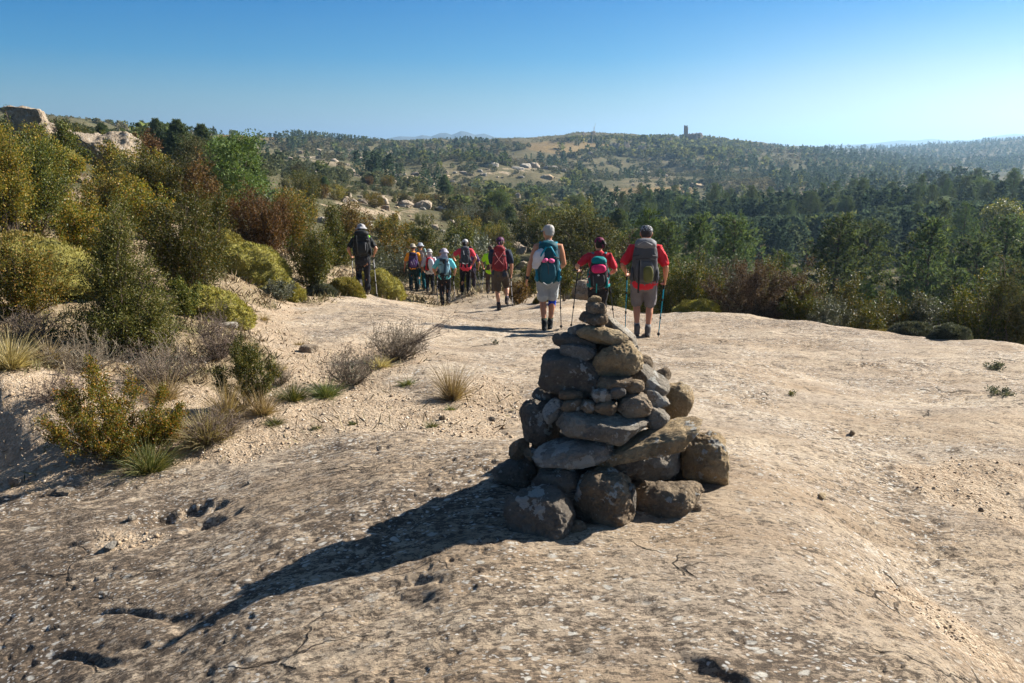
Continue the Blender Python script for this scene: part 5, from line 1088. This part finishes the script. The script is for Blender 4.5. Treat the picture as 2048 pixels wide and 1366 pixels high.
for i, (x, y, w, h, r, n, lab) in enumerate(TW):
    p = G(x, y); m = p.length/F; v, f = twig_mesh(800+i, h*m*1.15, w*m, n, thick=.0018+.00022*math.hypot(p.x, p.y)); me = mesh_np('twiggy_bush', v, f, ML['dry'] if i not in (1,) else BARK)
    t = plant('dry_bush', p, (me,), parts=('twigs',)); tag(t, lab, 'dry bush')
    R = np.random.RandomState(i); k = 900 if i in (1, 2, 6) else 350; B = R.normal(size=(k, 3))*np.array((w*m*.2, w*m*.2, h*m*.2))+np.array((0, 0, h*m*.38)); B[:, 2] = np.abs(B[:, 2])
    lv, lf = leaf_np(B, unit(R.normal(size=(k, 3))+np.array((0, 0, .4))), .016, .007, R); obj('foliage', mesh_np('foliage', lv, lf, ML['greygreen' if i in (1, 2, 4) else 'purple']), t)
    if i == 0:                                                      # the long branch reaching right
        L = []
        for j in range(16):
            a = R.uniform(-.25, .25); pts = np.array([(0, 0, .1), (.18+.05*R.rand(), a*.5, .17+.05*R.rand()), (.34+.1*R.rand(), a*.8, .26+.08*R.rand()), (.46+.14*R.rand(), a, .32+.12*R.rand())])*np.array((1, 1, 1))*h*m/.40*.95; L.append((pts, .004, .001))
            for _ in range(8): k0 = pts[R.randint(1, 4)]; L.append((np.stack([k0, k0+R.normal(size=3)*.06+np.array((.05, 0, .04))]), .0018, .0006))
        v, f = stem_np(L, 3); obj('branch', mesh_np('branch', v, f, ML['dry']), t)
TU = [(905,800,66,85,260,'straw','tall pale yellow grass tuft left of the cairn'),(650,795,90,48,260,'grass','green grass tuft below the thin twiggy bush'),(585,800,80,50,220,'grass','blue green grass tuft on the path edge'),(862,855,34,20,80,'grass','tiny green tuft in the dirt below the pale tuft'),
 (632,858,34,13,70,'grass','tiny green tuft on the sandy path, left one'),(705,850,30,13,70,'grass','tiny green tuft on the sandy path, right one'),(548,850,60,28,120,'grass','small green tuft beside the dry grass at the path edge'),(300,945,95,80,330,'grass','yellow green grass tuft under the golden box shrub'),
 (415,885,120,78,330,'straw','domed dry grass tuft right of the golden box shrub'),(455,835,70,90,180,'straw','tall thin dry grass left of the sparse upright shrub'),(525,830,70,70,160,'straw','dry grass under the sparse upright shrub'),(20,735,110,75,360,'straw','pale grass mound at the left edge'),
 (100,720,110,50,220,'straw','dry grass below the tall pointed shrub'),(760,735,80,36,160,'straw','dry grass at the foot of the dry brown bush'),
 (815,770,60,22,110,'grass','low green tuft right of the thin twiggy bush'),(330,800,90,70,170,'straw','dry grass behind the golden box shrub'),(600,690,40,14,60,'straw','small dry tuft beside the lone pale stone'),(525,640,50,20,80,'straw','dry tuft at the edge of the mossy mound'),
 (500,700,60,26,100,'straw','dry tuft by the sandy path near the mound'),(900,820,30,16,60,'grass','green tuft at the base of the pale tuft'),(150,890,50,26,90,'straw','small dry tuft in the gravel at left'),(560,740,36,20,60,'straw','tiny dry tuft on the sandy path'),
 (345,880,50,90,130,'straw','tall yellow stalks at the right side of the golden box shrub')]
for i, (x, y, w, h, n, kind, lab) in enumerate(TU):
    p = G(x, y); m = p.length/F; t = obj('grass_tuft', tuft_mesh(900+i, h*m*1.0, w*m*.95, int(n*3.2), kind, .0016+.00028*math.hypot(p.x, p.y), .6 if kind == 'straw' else 1.), loc=(p.x, p.y, p.z-.005)); tag(t, lab, 'grass tuft')

# ---- litter, dry stalks and low scrub on the bank: ground cover
N = 120000
th = rng.uniform(-.74, .15, N); r = np.exp(rng.uniform(math.log(4.5), math.log(30), N)); x, y = r*np.sin(th), r*np.cos(th)
rk, bk = masks(x, y, base_polar(th, r), r, th); cl = fbm(np.stack([x*1.1, y*1.1, 0*x], 1), 3)
k = (rng.rand(N) < (1-rk)*(.03+.97*bk)*sstep(-.25, .25, cl)); x, y, r = x[k], y[k], r[k]; n = len(x)
z = hgt(x, y); L = rng.uniform(.04, .16, n)*(.6+.05*r); D = unit(np.stack([rng.normal(size=n)*.8, rng.normal(size=n)*.8, np.abs(rng.normal(size=n))*.8+.1], 1))
lv, lf = leaf_np(np.stack([x, y, z-.005], 1), D, L, .004+.0011*r, np.random.RandomState(2))
M = Mat('litter'); nz = M.noise(M.pos, 1.3, 3, .6); isl = M.n('NewGeometry').outputs['Random Per Island']
lm = M.done(M.mix(M.mapr(nz, .4, .62), M.ramp(isl, [(0, (.10, .07, .04)), (.5, (.27, .2, .12)), (1, (.46, .37, .24))]), M.ramp(isl, [(0, (.05, .05, .02)), (.5, (.14, .13, .05)), (1, (.26, .22, .11))])), .8)
tag(obj('ground_cover', mesh_np('ground_cover', lv, lf, lm)), kind='stuff')
# ---------------------------------------------------------------- forest, scrub, ruin
_cum = np.maximum.accumulate(TZg/_rs[:, None], axis=0)
def horizon(th, r):                 # steepest ground slope in front of a place
    i = np.clip(np.searchsorted(_rs, r*.97)-1, 0, NR_-1); j = np.clip(np.searchsorted(_ths, th), 0, NT_-1); return _cum[i, j]
def pine_mesh(seed, h=8., spread=1., kind='pine', nd=1.):
    R = np.random.RandomState(seed); t = np.linspace(0, 1, 9)[:, None]; tr = np.concatenate([np.cumsum(R.normal(size=(9, 2))*.05, 0)*(t > 0), t*h], 1)
    trunk = stem_np([(tr, .018*h, .003*h)], 7); lines = []; B = []; D = []
    z = .14*h
    while z < .985*h:
        f = z/h; n = R.randint(4, 7); a0 = R.rand()*6.28
        for k in range(n):
            prof = (.27*min(1, (f+.08)/.3)*(1-max(0, f-.28)/.76)**.85+.02)*h*spread; L = prof*R.uniform(.62, 1.18); a = a0+k*6.283/n+R.normal()*.25; up = -.05+.55*f+R.normal()*.08
            o = np.array([np.interp(z, tr[:, 2], tr[:, 0]), np.interp(z, tr[:, 2], tr[:, 1]), z]); d = np.array((math.cos(a), math.sin(a), up)); s = np.linspace(0, 1, 5)[:, None]
            p = o+d*L*s+np.array((0, 0, .16))*L*s*s; lines.append((p, .0035*h*(1-f*.6), .0012*h))
            m = max(4, int(L*9)); u = R.uniform(.22, 1.04, m); c = o+d*L*u[:, None]+np.array((0, 0, .16))*L*(u*u)[:, None]
            c = c+np.stack([-np.sin(a)*np.ones(m), np.cos(a)*np.ones(m), np.zeros(m)], 1)*(R.normal(size=m)*.24*L*(1.15-u*.6))[:, None]+R.normal(size=(m, 3))*.06
            B.append(c); D.append(np.tile(unit(d+np.array((0, 0, .6))), (m, 1)))
        z += R.uniform(.22, .36)*(1.1-.4*f)*h/8
    B = np.concatenate(B); D = np.concatenate(D); q = 8; n = len(B)
    Bb = np.repeat(B, q, 0); Dd = unit(np.repeat(D, q, 0)*.55+R.normal(size=(n*q, 3))*.75)
    lv, lf = leaf_np(Bb, Dd, R.uniform(.13, .28, n*q)*h/8*nd, .05*h/8*nd, R); sv, sf = stem_np(lines, 3)
    tv, tf = trunk; return mesh_np('crown', lv, lf, ML[kind]), mesh_np('trunk', np.concatenate([tv, sv]), np.concatenate([tf, sf+len(tv)]), PBARK)
def broad_mesh(seed, h=5., w=4.2, kind='green', nl=9000, leaf=.14):
    R = np.random.RandomState(seed); lines = []; LB = []; LD = []; t = np.linspace(0, 1, 6)[:, None]
    lines.append((np.concatenate([R.normal(size=(6, 2))*.04*h*t, t*h*.55], 1), .022*h, .012*h))
    nc = 34
    for i in range(nc):
        a = R.rand()*6.283; rho = math.sqrt(R.rand())*.8; zz = R.uniform(.28, .93); env = math.sqrt(max(0, 1-((zz-.52)/.52)**2)); c = np.array((math.cos(a)*rho*w/2*env, math.sin(a)*rho*w/2*env, zz*h))
        b = np.array((0, 0, min(zz*.6, .5)*h)); lines.append((b*(1-t)+c*t+np.sin(t*3)*R.normal(size=3)*.05*h, .007*h, .002*h))
        m = nl//nc; g = unit(R.normal(size=(m, 3)))*(R.rand(m, 1)**.45)*np.array((1, 1, .72))*w*.19*R.uniform(.7, 1.25); LB.append(c+g); LD.append(unit(g+R.normal(size=(m, 3))*w*.12+np.array((0, 0, .05))))
    lv, lf = leaf_np(np.concatenate(LB), np.concatenate(LD), leaf*R.uniform(.6, 1.3, nc*(nl//nc)), leaf*.62, R); sv, sf = stem_np(lines, 5)
    return mesh_np('crown', lv, lf, ML[kind]), mesh_np('trunk', sv, sf, BARK)
def bush_mesh(seed, kind, form, h=1.6, w=1.9, leaf=.085):
    return shrub_mesh(seed, h, w, 22, 16, 0, leaf, form, kind, .24, .05, cover=4., cap=5200)
PINES = [pine_mesh(1000+i, 8., (1., 1.15, .85, 1.25, .95, 1.1)[i], 'pinelight' if i == 5 else 'pine') for i in range(6)]
PINES += [pine_mesh(1020+i, 8., (1.35, 1.1, 1.5)[i], 'pine', 1.8) for i in range(3)]      # young trees: fewer, coarser tufts
BROAD = [broad_mesh(1100, kind='green'), broad_mesh(1101, 5, 4.6, 'green'), broad_mesh(1102, 4.5, 3.6, 'yellow'), broad_mesh(1103, 5, 5, 'scrub')]
POPLAR = broad_mesh(1110, 9., 2.2, 'yellow', 6000, .16)
BUSH = [bush_mesh(1200, 'scrub', 'dome'), bush_mesh(1201, 'olive', 'dome'), bush_mesh(1202, 'russet', 'upright', 1.7, 1.5), bush_mesh(1203, 'olive', 'cone', 2.2, 1.4), bush_mesh(1204, 'scrub', 'cone', 2.2, 1.4), bush_mesh(1205, 'greygreen', 'dome', 1.2, 1.8), bush_mesh(1206, 'orange', 'dome', 1.5, 1.8), bush_mesh(1207, 'green', 'dome', 1.7, 2.)]
BDESC = ['dark scrub', 'olive bush', 'russet bush', 'pointed olive juniper', 'pointed dark juniper', 'grey green bush', 'brownish gold bush', 'green bush']
cand = []                           # (kind, variant, x, y, height, width)
def colpt(px, r): th, _ = ang(px, 430); return r*math.sin(th), r*math.cos(th)
# trees the photo shows singly: column, distance, top y, kind, variant
for px, r, ty, kd, vr in [(372,66,240,'p',0),(340,70,256,'p',2),(318,64,268,'p',1),(400,74,262,'p',4),(225,75,240,'p',3),(255,60,262,'p',1),(470,58,264,'b',0),(440,64,300,'p',5),(505,60,330,'b',1),(575,44,400,'p',5),(610,48,395,'p',5),(545,66,352,'p',1),
      (980,80,405,'p',5),(1020,85,412,'p',5),(1060,78,420,'p',1),(1090,90,425,'p',2),(1120,70,430,'p',0),(1160,66,428,'p',3),(1195,62,420,'p',1),(1235,64,418,'p',0),
      (1616,190,368,'o',0),(1608,192,385,'o',0),(1843,300,360,'o',0),(1375,60,410,'p',3),(1345,66,420,'p',0),(1300,74,425,'p',4),(1265,80,422,'p',2),(1420,56,440,'p',5),(1940,95,385,'b',1),(1890,100,392,'b',0),(2000,90,395,'b',2),(1600,50,450,'p',5),(1540,46,455,'p',3),(1650,52,450,'p',1),(1480,54,430,'p',0),
      (1720,44,440,'p',3),(1800,48,425,'p',0),(1760,58,430,'p',4),(1870,40,455,'p',1),(1960,38,470,'p',3),(2030,42,430,'p',0),(1900,56,420,'p',2),(1700,64,420,'p',1),(1985,60,425,'p',5)]:
    x, y = colpt(px, r); g = H(x, y); h = P(px, ty, r).z-g
    h = min(h, 5.5 if px < 1250 else 9.5)
    if h > .8: cand.append((kd, vr, x, y, h, 0))
R = np.random.RandomState(77)
def far_enough(x, y, pts, d):
    return all((x-a)**2+(y-b)**2 > d*d for a, b in pts)
SKY_X = [-100, 0, 100, 200, 300, 400, 500, 600, 700, 800, 950, 1050, 1150, 1300, 1400, 1500, 1600, 1700, 1850, 1950, 2150]
SKY_Y = [222, 225, 228, 236, 246, 252, 262, 258, 268, 280, 270, 285, 270, 268, 268, 282, 290, 286, 282, 275, 268]
TOP_X = [-100, 0, 200, 250, 300, 400, 440, 520, 600, 700, 900, 1000, 1100, 1300, 1500, 1700, 1900, 2150]
TOP_Y = [230, 236, 252, 264, 246, 244, 264, 275, 330, 392, 396, 385, 418, 430, 436, 426, 402, 405]
def cap_h(x, y, z, h):              # nothing rises above the skyline the photo shows
    r = math.hypot(x, y); qx = proj(np.array([[x, y, z]]))[0][0]
    lim = np.interp(qx, SKY_X, SKY_Y)
    if r < 125: lim = np.interp(qx, TOP_X, TOP_Y)-8
    elif r < 260: lim = lim+(20 if qx < 1250 else 62)
    return min(h, P(float(qx), float(lim), r).z-z)
BB = [(x, y, w, h, r) for (x, y, w, h, r, k, e) in BOUL]
def hides_rock(x, y, z, h, w):
    q = proj(np.array([[x, y, z], [x, y, z+h]])); r = math.hypot(x, y); hw = w*F/max(q[2][0], 1)*.5
    for bx, by, bw, bh, br in BB:
        if r < br+1 and abs(bx-q[0][0]) < hw*.8+bw*.3 and q[1][1] < by+bh*.2 and q[1][0] > by-bh*.3: return True
    return False
pp = [(c[2], c[3]) for c in cand]
n = 0
while n < 4200:                     # pine wood in the valley and up the slopes
    n += 1
    px = R.uniform(1180, 2130); r = 31*math.exp(R.rand()*math.log(170/31)); x, y = colpt(px, r)
    if r < 31+max(0, 1330-px)*.12 or (px < 1300 and r < 58): continue
    if in_poly(np.array([px]), np.array([P(px, 400, r).z*0+proj(np.array([[x, y, H(x, y)]]))[1][0]]), [(1395,400),(1520,395),(1520,425),(1395,430)], 3.)[0] > .5: continue
    if r > 120 and px < 1420 and R.rand() < .75: continue
    if not far_enough(x, y, pp[-700:], 2.3+.009*r): continue
    pp.append((x, y)); h = R.uniform(4.6, 8.2)*(1 if r < 90 else .85)
    if R.rand() < .12: cand.append(('b', R.choice([0, 1, 1, 2, 3]), x, y, R.uniform(3.5, 5.5), 0))
    else: cand.append(('p', R.choice([0, 0, 1, 2, 3, 3, 4, 5]), x, y, h, 0))
for _ in range(2600):               # scrub on the near slopes
    px = R.uniform(-60, 1400); r = 27*math.exp(R.rand()**.8*math.log(150/27)); x, y = colpt(px, r)
    if px > 1180 and r < 38: continue
    if px < 640 and r < 30: continue
    g = H(x, y); qx, qy, _ = proj(np.array([[x, y, g]]))
    if any(in_poly(qx, qy, PATCH[k][0], 3.)[0] > .5 for k in (10, 14)) and R.rand() < .93: continue
    if not far_enough(x, y, pp[-900:], 1.0+.008*r): continue
    pp.append((x, y))
    if R.rand() < (.05 if px < 800 else .0 if (px < 1130 and r < 95) else .10): cand.append(('p' if R.rand() < .6 else 'b', R.choice([0, 1, 3]), x, y, R.uniform(2.5, 4.5), 0)); continue
    wts = np.array([.24, .22, .12, .12, .1, .08, .12, .0]) if px < 900 else np.array([.3, .22, .05, .12, .15, .1, .02, .04]); cand.append(('s', R.choice(8, p=wts/wts.sum()), x, y, R.uniform(.9, 1.9)*(1.15 if r > 60 else 1), 0))
# what can be seen, front to back
BW, BH = 512, 342; buf = np.zeros((BH, BW), np.float32)
def seen(x, y, z, h, w, mark=True, dens=.8):
    r = math.hypot(x, y); qx, qy, dp = proj(np.array([[x, y, z], [x, y, z+h]])); sx = .25
    a = max(.6, w*F/max(dp[0], 1)*.5*sx); cx = qx[0]*sx; y0, y1 = qy[1]*sx, qy[0]*sx
    x0, x1 = int(math.floor(cx-a)), int(math.ceil(cx+a)); iy0, iy1 = int(math.floor(y0)), int(math.ceil(y1)); x0c, x1c, y0c, y1c = max(x0, 0), min(x1, BW), max(iy0, 0), min(iy1, BH)
    if x1c <= x0c or y1c <= y0c: return 0., 0., qx[0], (qy[0]+qy[1])/2
    hz = horizon(math.atan2(x, y), r); t1 = (z+h)/r; t0 = z/r; cut = np.clip((t1-hz)/(t1-t0+1e-9), 0, 1)
    y1c2 = min(y1c, int(math.ceil(y0+(y1-y0)*cut)))
    if y1c2 <= y0c: return 0., 0., qx[0], (qy[0]+qy[1])/2
    s = buf[y0c:y1c2, x0c:x1c]; vis = float((1-s).sum()); tot = (x1-x0)*(iy1-iy0)
    if mark: s += (1-s)*dens*.75
    return vis/tot, vis, qx[0], (qy[0]+qy[1])/2
for (x, y, w) in SHD: seen(x, y, H(x, y), w*2.0, w*2)
ASP = {'p': .46, 'b': .85, 'o': .25, 's': 1.1}
cand2 = []
for kd, vr, x, y, h, _ in cand:
    z = H(x, y); h2 = cap_h(x, y, z, h)
    if h2 < .55 or (kd in 'pb' and h2 < 1.6): continue
    if hides_rock(x, y, z, h2, h2*ASP[kd]) and R.rand() < .9: continue
    if kd == 'p' and h2 < 4.3: vr = 6+vr % 3
    cand2.append((kd, vr, x, y, h2, 0))
for c_ in cand[:24]: print('BLD single', c_[:5], cap_h(c_[2], c_[3], H(c_[2], c_[3]), c_[4]), c_[4])
cand = cand2; cand.sort(key=lambda c: c[2]**2+c[3]**2)
RES = []
for c in cand:
    kd, vr, x, y, h, _ = c; z = H(x, y); v, area, qx, qy = seen(x, y, z, h, h*ASP[kd]); RES.append((area if v > .12 and area > 2.5 else 0, v, qx, qy, z))
def rank(kd, top):
    idx = [i for i, c in enumerate(cand) if c[0] in kd and RES[i][0] > 0]; idx.sort(key=lambda i: -RES[i][0]); return idx[:top], idx[top:]
labels = []; REST = []
def put(kinds, top, name, cat, group, parts):
    first = {}
    keep, rest = rank(kinds, top); REST.extend(rest)
    for i in keep:
        kd, vr, x, y, h, _ = cand[i]; ms, base, ds = {'p': (PINES, 8., None), 'b': (BROAD, (5, 5, 4.5, 5)[vr % 4], None), 'o': ([POPLAR], 9., None), 's': (BUSH, (1.6, 1.6, 1.7, 2.2, 2.2, 1.2, 1.5, 1.7)[vr % 8], None)}[kd]
        k = h/base; rz = R.rand()*6.28; key = (kd, vr)
        if key not in first:
            t = plant(name, (x, y, RES[i][4]-.02*h), ms[vr], rz, (k*R.uniform(.9, 1.12), k*R.uniform(.9, 1.12), k), parts); first[key] = t
        else:
            src = first[key]; t = src.copy(); COL.objects.link(t); t.location = (x, y, RES[i][4]-.02*h); t.rotation_euler = (R.normal()*.03, R.normal()*.03, rz); t.scale = (k*R.uniform(.88, 1.14), k*R.uniform(.88, 1.14), k)
            for ch in [o for o in src.children]: c2 = ch.copy(); COL.objects.link(c2); c2.parent = t
        tag(t, None, cat, group)
        if kd == 'p': d = ('tall' if h > 6.6 else 'middling' if h > 4.6 else 'small')+(' pale pine' if vr == 5 else ' dark pine')
        elif kd == 'o': d = 'slim yellowing poplar'
        elif kd == 'b': d = ('green leafy tree', 'green leafy tree', 'yellowing leafy tree', 'dull dark tree')[vr % 4]
        else: d = ('large ' if h > 1.6 else 'small ' if h < 1.15 else '')+BDESC[vr]
        labels.append((t, d, RES[i][2], RES[i][3]))
put('p', 290, 'pine_tree', 'tree', 'pines of the valley wood', ('crown', 'trunk'))
put('bo', 120, 'leafy_tree', 'tree', 'leafy trees on the slopes', ('crown', 'trunk'))
put('s', 290, 'scrub_bush', 'shrub', 'scrub bushes on the slopes', ('foliage', 'stems'))
auto_labels(labels)
# the woods and scrub nobody could count
def clump(kind, n, R):
    # unit plant of n leaves: base at 0, height 1
    if kind == 'p':
        z = R.rand(n)**.8; rr = (1-z)**.75*.26*np.sqrt(R.rand(n))+.02; L = .17
    else:
        z = R.rand(n); rr = np.sqrt(np.maximum(0, 1-((z-.4)/.62)**2))*.55*np.sqrt(R.rand(n)); L = .30
    a = R.rand(n)*6.283; B = np.stack([np.cos(a)*rr, np.sin(a)*rr, z*.88+.03], 1); D = unit(np.stack([np.cos(a), np.sin(a), .5+0*a], 1)+R.normal(size=(n, 3))*.7)
    f = math.sqrt(90/n); return leaf_np(B-D*L*f*.4, D, L*f*R.uniform(.6, 1.3, n), L*f*(.42 if kind == 'p' else .62), R)[0]
def mass(name, plants, label_kind):
    # plants: list of (kind, x, y, z, h, n leaves, tint)
    lib = {}; V = []; T = []; Rm = np.random.RandomState(9)
    for kd, x, y, z, h, nl, tint in plants:
        key = (kd, nl)
        if key not in lib: lib[key] = [clump(kd, nl, Rm) for _ in range(6)]
        v = lib[key][Rm.randint(6)]; a = Rm.rand()*6.28; c, s = math.cos(a), math.sin(a); w = h*Rm.uniform(.85, 1.25)
        V.append(np.stack([x+(v[:, 0]*c-v[:, 1]*s)*w, y+(v[:, 0]*s+v[:, 1]*c)*w, z+v[:, 2]*h], 1).astype(np.float32)); T.append(np.full(len(v), tint, np.float32))
    V = np.concatenate(V); T = np.concatenate(T); f = np.arange(len(V)).reshape(-1, 4); me = mesh_np(name, V, f, WOODM)
    a = me.attributes.new('tint', 'FLOAT', 'POINT'); a.data.foreach_set('value', T); return tag(obj(name, me), kind='stuff')
M = Mat('distant_leaves'); at = M.n('Attribute', attribute_name='tint').outputs['Fac']; isl = M.n('NewGeometry').outputs['Random Per Island']
col = M.ramp(at, [(0, (.045, .072, .042)), (.25, (.08, .112, .06)), (.40, (.105, .112, .056)), (.52, (.15, .14, .068)), (.64, (.20, .165, .09)), (.75, (.085, .11, .035)), (.9, (.16, .17, .05)), (1, (.25, .21, .06))])
col = M.n('HueSaturation', {'Hue': .5, 'Saturation': 1., 'Value': M.mapr(isl, 0, 1, .55, 1.5), 'Color': col}).outputs[0]
WOODM = _mixdone(M, .35, M.n('BsdfPrincipled', {'Base Color': col, 'Roughness': .9, 'Specular IOR Level': .05}), M.n('BsdfTranslucent', {'Color': col}))
WOOD = []; SCRUB = []
for i in REST:
    kd, vr, x, y, h, _ = cand[i]; (WOOD if kd in 'pbo' else SCRUB).append((('p' if kd == 'p' else 's'), x, y, RES[i][4], h, 140, R.choice([0., .2, .3]) if kd == 'p' else R.choice([.4, .5, .6])))
th = []; rr = []
for r0, r1, sp_ in ((95, 200, 1.6), (200, 380, 2.3), (380, 700, 3.2), (700, 1450, 6.0)):
    n = int(1.32*(r1*r1-r0*r0)/2/(sp_*sp_)); th.append(R.uniform(-.66, .66, n)); rr.append(np.sqrt(R.uniform(r0*r0, r1*r1, n)))
th = np.concatenate(th); rr = np.concatenate(rr); o = np.argsort(rr); th, rr = th[o], rr[o]; X, Y = rr*np.sin(th), rr*np.cos(th); Z = hgt(X, Y)
qx, qy, _ = proj(np.stack([X, Y, Z], 1)); cn = fbm(np.stack([X*.012, Y*.012, 0*X], 1), 4); cn2 = fbm(np.stack([X*.035+9, Y*.035, 0*X], 1), 3)
bare = np.zeros(len(X))
for pl, chn in PATCH: bare = np.maximum(bare, in_poly(qx, qy, pl, 5.)*(.97 if chn == 1 else .8))
ridge = in_poly(qx, qy, [(1130,250),(1480,250),(1500,305),(1420,330),(1130,300)], 10.); valley = in_poly(qx, qy, [(1180,400),(1500,385),(1600,330),(2100,300),(2100,600),(1180,600)], 25.); slopeM = in_poly(qx, qy, [(900,330),(1200,320),(1500,330),(1560,400),(1400,400),(1000,420)], 20.)
hz = horizon(th, rr); pn = fbm(np.stack([X*.02+40, Y*.02, 0*X], 1), 3); tn = fbm(np.stack([X*.01+70, Y*.01, 0*X], 1), 3); ph = (Z+fbm(np.stack([X*.03, Y*.03, 0*X], 1), 2)*1.5)/4.2; ph = ph-np.floor(ph)
for k in range(len(X)):
    if (Z[k]+7)/rr[k] < hz[k] or R.rand() < bare[k]: continue
    far = rr[k]; pine = .04+(.5 if far < 210 else .22)*valley[k]+.5*(pn[k] > .34)+.3*(far > 650)-.2*slopeM[k]
    if 140 < far < 700 and ph[k] < .3 and pine < .5 and R.rand() < .8: continue
    if qx[k] < 1180 and far < 520: pine = .03+.35*(pn[k] > .42)
    if cn2[k] < -.25 and far < 600 and R.rand() < .8: continue
    u = R.rand()
    if ridge[k] > .5 and u < .7: kd, h, tint = 's', R.uniform(2.2, 4.8), R.choice([.72, .78, .85, .92, .4])
    elif u < pine: kd, h, tint = 'p', R.uniform(3.2, 6.5)*(1.1 if far > 500 else 1), R.uniform(0, .3)
    elif u < pine+.06: kd, h, tint = 's', R.uniform(2.5, 4.5), R.choice([.75, .8, .9, .3])
    else: kd, h, tint = 's', R.uniform(.5, 1.3)**1.3*1.5*(1.25 if far > 380 else 1), float(np.clip(.5+tn[k]*.28+R.uniform(-.06, .06), .36, .68))
    h = min(h, max(cap_h(X[k], Y[k], Z[k], h), .6))
    if far < 330 and hides_rock(X[k], Y[k], Z[k], h, h) and R.rand() < .9: continue
    v, ar, ax, ay = seen(X[k], Y[k], Z[k], h, h*(.5 if kd == 'p' else 1.1), True, .6)
    if far > 160 and v < .06: continue
    nl = 150 if far < 200 else 80 if far < 380 else 36 if far < 700 else 18
    (WOOD if (kd == 'p' or h > 2.4) else SCRUB).append((kd, X[k], Y[k], Z[k]-.03*h, h, nl, tint))
print('wood', len(WOOD), 'scrub', len(SCRUB), 'singles', len(labels))
mass('far_wood', WOOD, 0); mass('far_scrub', SCRUB, 0)

# ---- ruins on the hill
RM = Mat('ruin_masonry'); rc = RM.mix(RM.noise(RM.pos, .8, 6, .7), (.16, .135, .11), (.34, .28, .22)); RUINM = RM.done(rc, .95, RM.bump(RM.noise(RM.pos, 3., 4, .6), 1., .2))
def ragged_wall(a, b, thick, h0, seed, ragged=.25, gap=None):
    # thick masonry wall from a to b with a broken top; gap (from, to, head height) leaves an opening
    a = np.array(a, float); b = np.array(b, float); L = np.linalg.norm(b-a); n = max(6, int(L/.35)); R = np.random.RandomState(seed); u = (b-a)/L; s = np.array((-u[1], u[0]))*thick/2; V = []; Fq = []
    hh = h0*(1-ragged*np.abs(fbm(np.stack([np.arange(n+1)*.21+seed, np.zeros(n+1), np.zeros(n+1)], 1), 3))*1.6); hh = np.round(hh/.3)*.3
    for i in range(n):
        x0, x1 = L*i/n, L*(i+1)/n; zb = -1.5
        if gap and gap[0]*L < (x0+x1)/2 < gap[1]*L: zb = gap[2]
        zt = max(hh[i], zb+.4); p0, p1 = a+u*x0, a+u*x1; o = len(V)
        for p in (p0-s, p1-s, p1+s, p0+s): V.append((*p, zb))
        for p in (p0-s, p1-s, p1+s, p0+s): V.append((*p, zt))
        Fq += [(o, o+3, o+2, o+1), (o+4, o+5, o+6, o+7), (o, o+1, o+5, o+4), (o+1, o+2, o+6, o+5), (o+2, o+3, o+7, o+6), (o+3, o, o+4, o+7)]
    return mesh_np('wall', V, Fq, RUINM)
def ruin_at(name, px, r, label, cat, walls, lift=0.):
    th, _ = ang(px, 280); x, y = r*math.sin(th), r*math.cos(th); t = empty(name, (x, y, H(x, y)+lift), -th); tag(t, label, cat)
    for i, w in enumerate(walls): obj('wall', ragged_wall(*w), t)
    return t
zt = P(1371, 250, 560).z; xx, yy = colpt(1371, 560); th_ = zt-H(xx, yy)
ruin_at('ruined_tower', 1371, 560, 'tall ruined stone tower standing on the skyline of the far hill', 'tower', [((-.95, -1.2), (.95, -1.2), .6, th_, 1, .06), ((1.1, -1.5), (1.1, 1.5), .6, th_*.9, 2, .3), ((.8, 1.2), (-.8, 1.2), .6, th_*.95, 3, .15), ((-1.1, 1.5), (-1.1, -1.5), .6, th_, 4, .05)])
hc_ = P(1385, 266, 562).z-H(*colpt(1385, 562))
ruin_at('ruined_chapel', 1387, 562, 'roofless ruined chapel wall with an arched opening right of the tower', 'ruin', [((-4.2, 1.5), (1.6, -3.2), .8, hc_*.95, 5, .2), ((1.6, -3.2), (5.4, -1.6), .8, hc_*1.0, 6, .15, (.3, .62, hc_*.6)), ((5.4, -1.6), (3.5, 4.5), .8, hc_*.8, 7, .3), ((3.5, 4.5), (-4.2, 1.5), .8, hc_*.85, 8, .3)])
for px, r, hh, w, lab, sd in ((1168, 490, 3.2, 2.2, 'broken wall stub at the left end of the hilltop village', 11), (1186, 495, 3.4, 2.6, 'second broken wall stub among yellow green trees on the hilltop', 12), (1254, 455, 7.5, 2.8, 'tall narrow ruined wall below the hilltop between the trees', 13), (1232, 450, 6., 7., 'wide dark ruined house wall half buried in trees below the hilltop', 14), (1284, 450, 5.5, 4., 'slanting ruined gable right of the tall narrow wall', 15), (1340, 520, 5., 3., 'low ruined wall left of the tower on the skyline', 16)):
    ruin_at('ruined_wall', px, r, lab, 'ruin', [((-w/2, 0), (w/2, .6), .7, hh, sd, .3), ((w/2, .6), (w/2-.5, 4), .7, hh*.7, sd+20, .4)])
# a dead leaning tree on the skyline
x, y = colpt(1180, 470); v, f = stem_np([(np.array([(0, 0, -1), (.3, 0, 4), (1.2, 0, 8.5), (1.9, 0, 11.5)]), .22, .06), (np.array([(.7, 0, 6), (1.6, .3, 8.2)]), .09, .04), (np.array([(1.2, 0, 8.5), (.6, 0, 10)]), .07, .03)], 5)
o = obj('dead_tree', mesh_np('dead_tree', v, f, WBARK), loc=(x, y, H(x, y))); tag(o, 'bare dead tree leaning above the left end of the hilltop', 'tree')
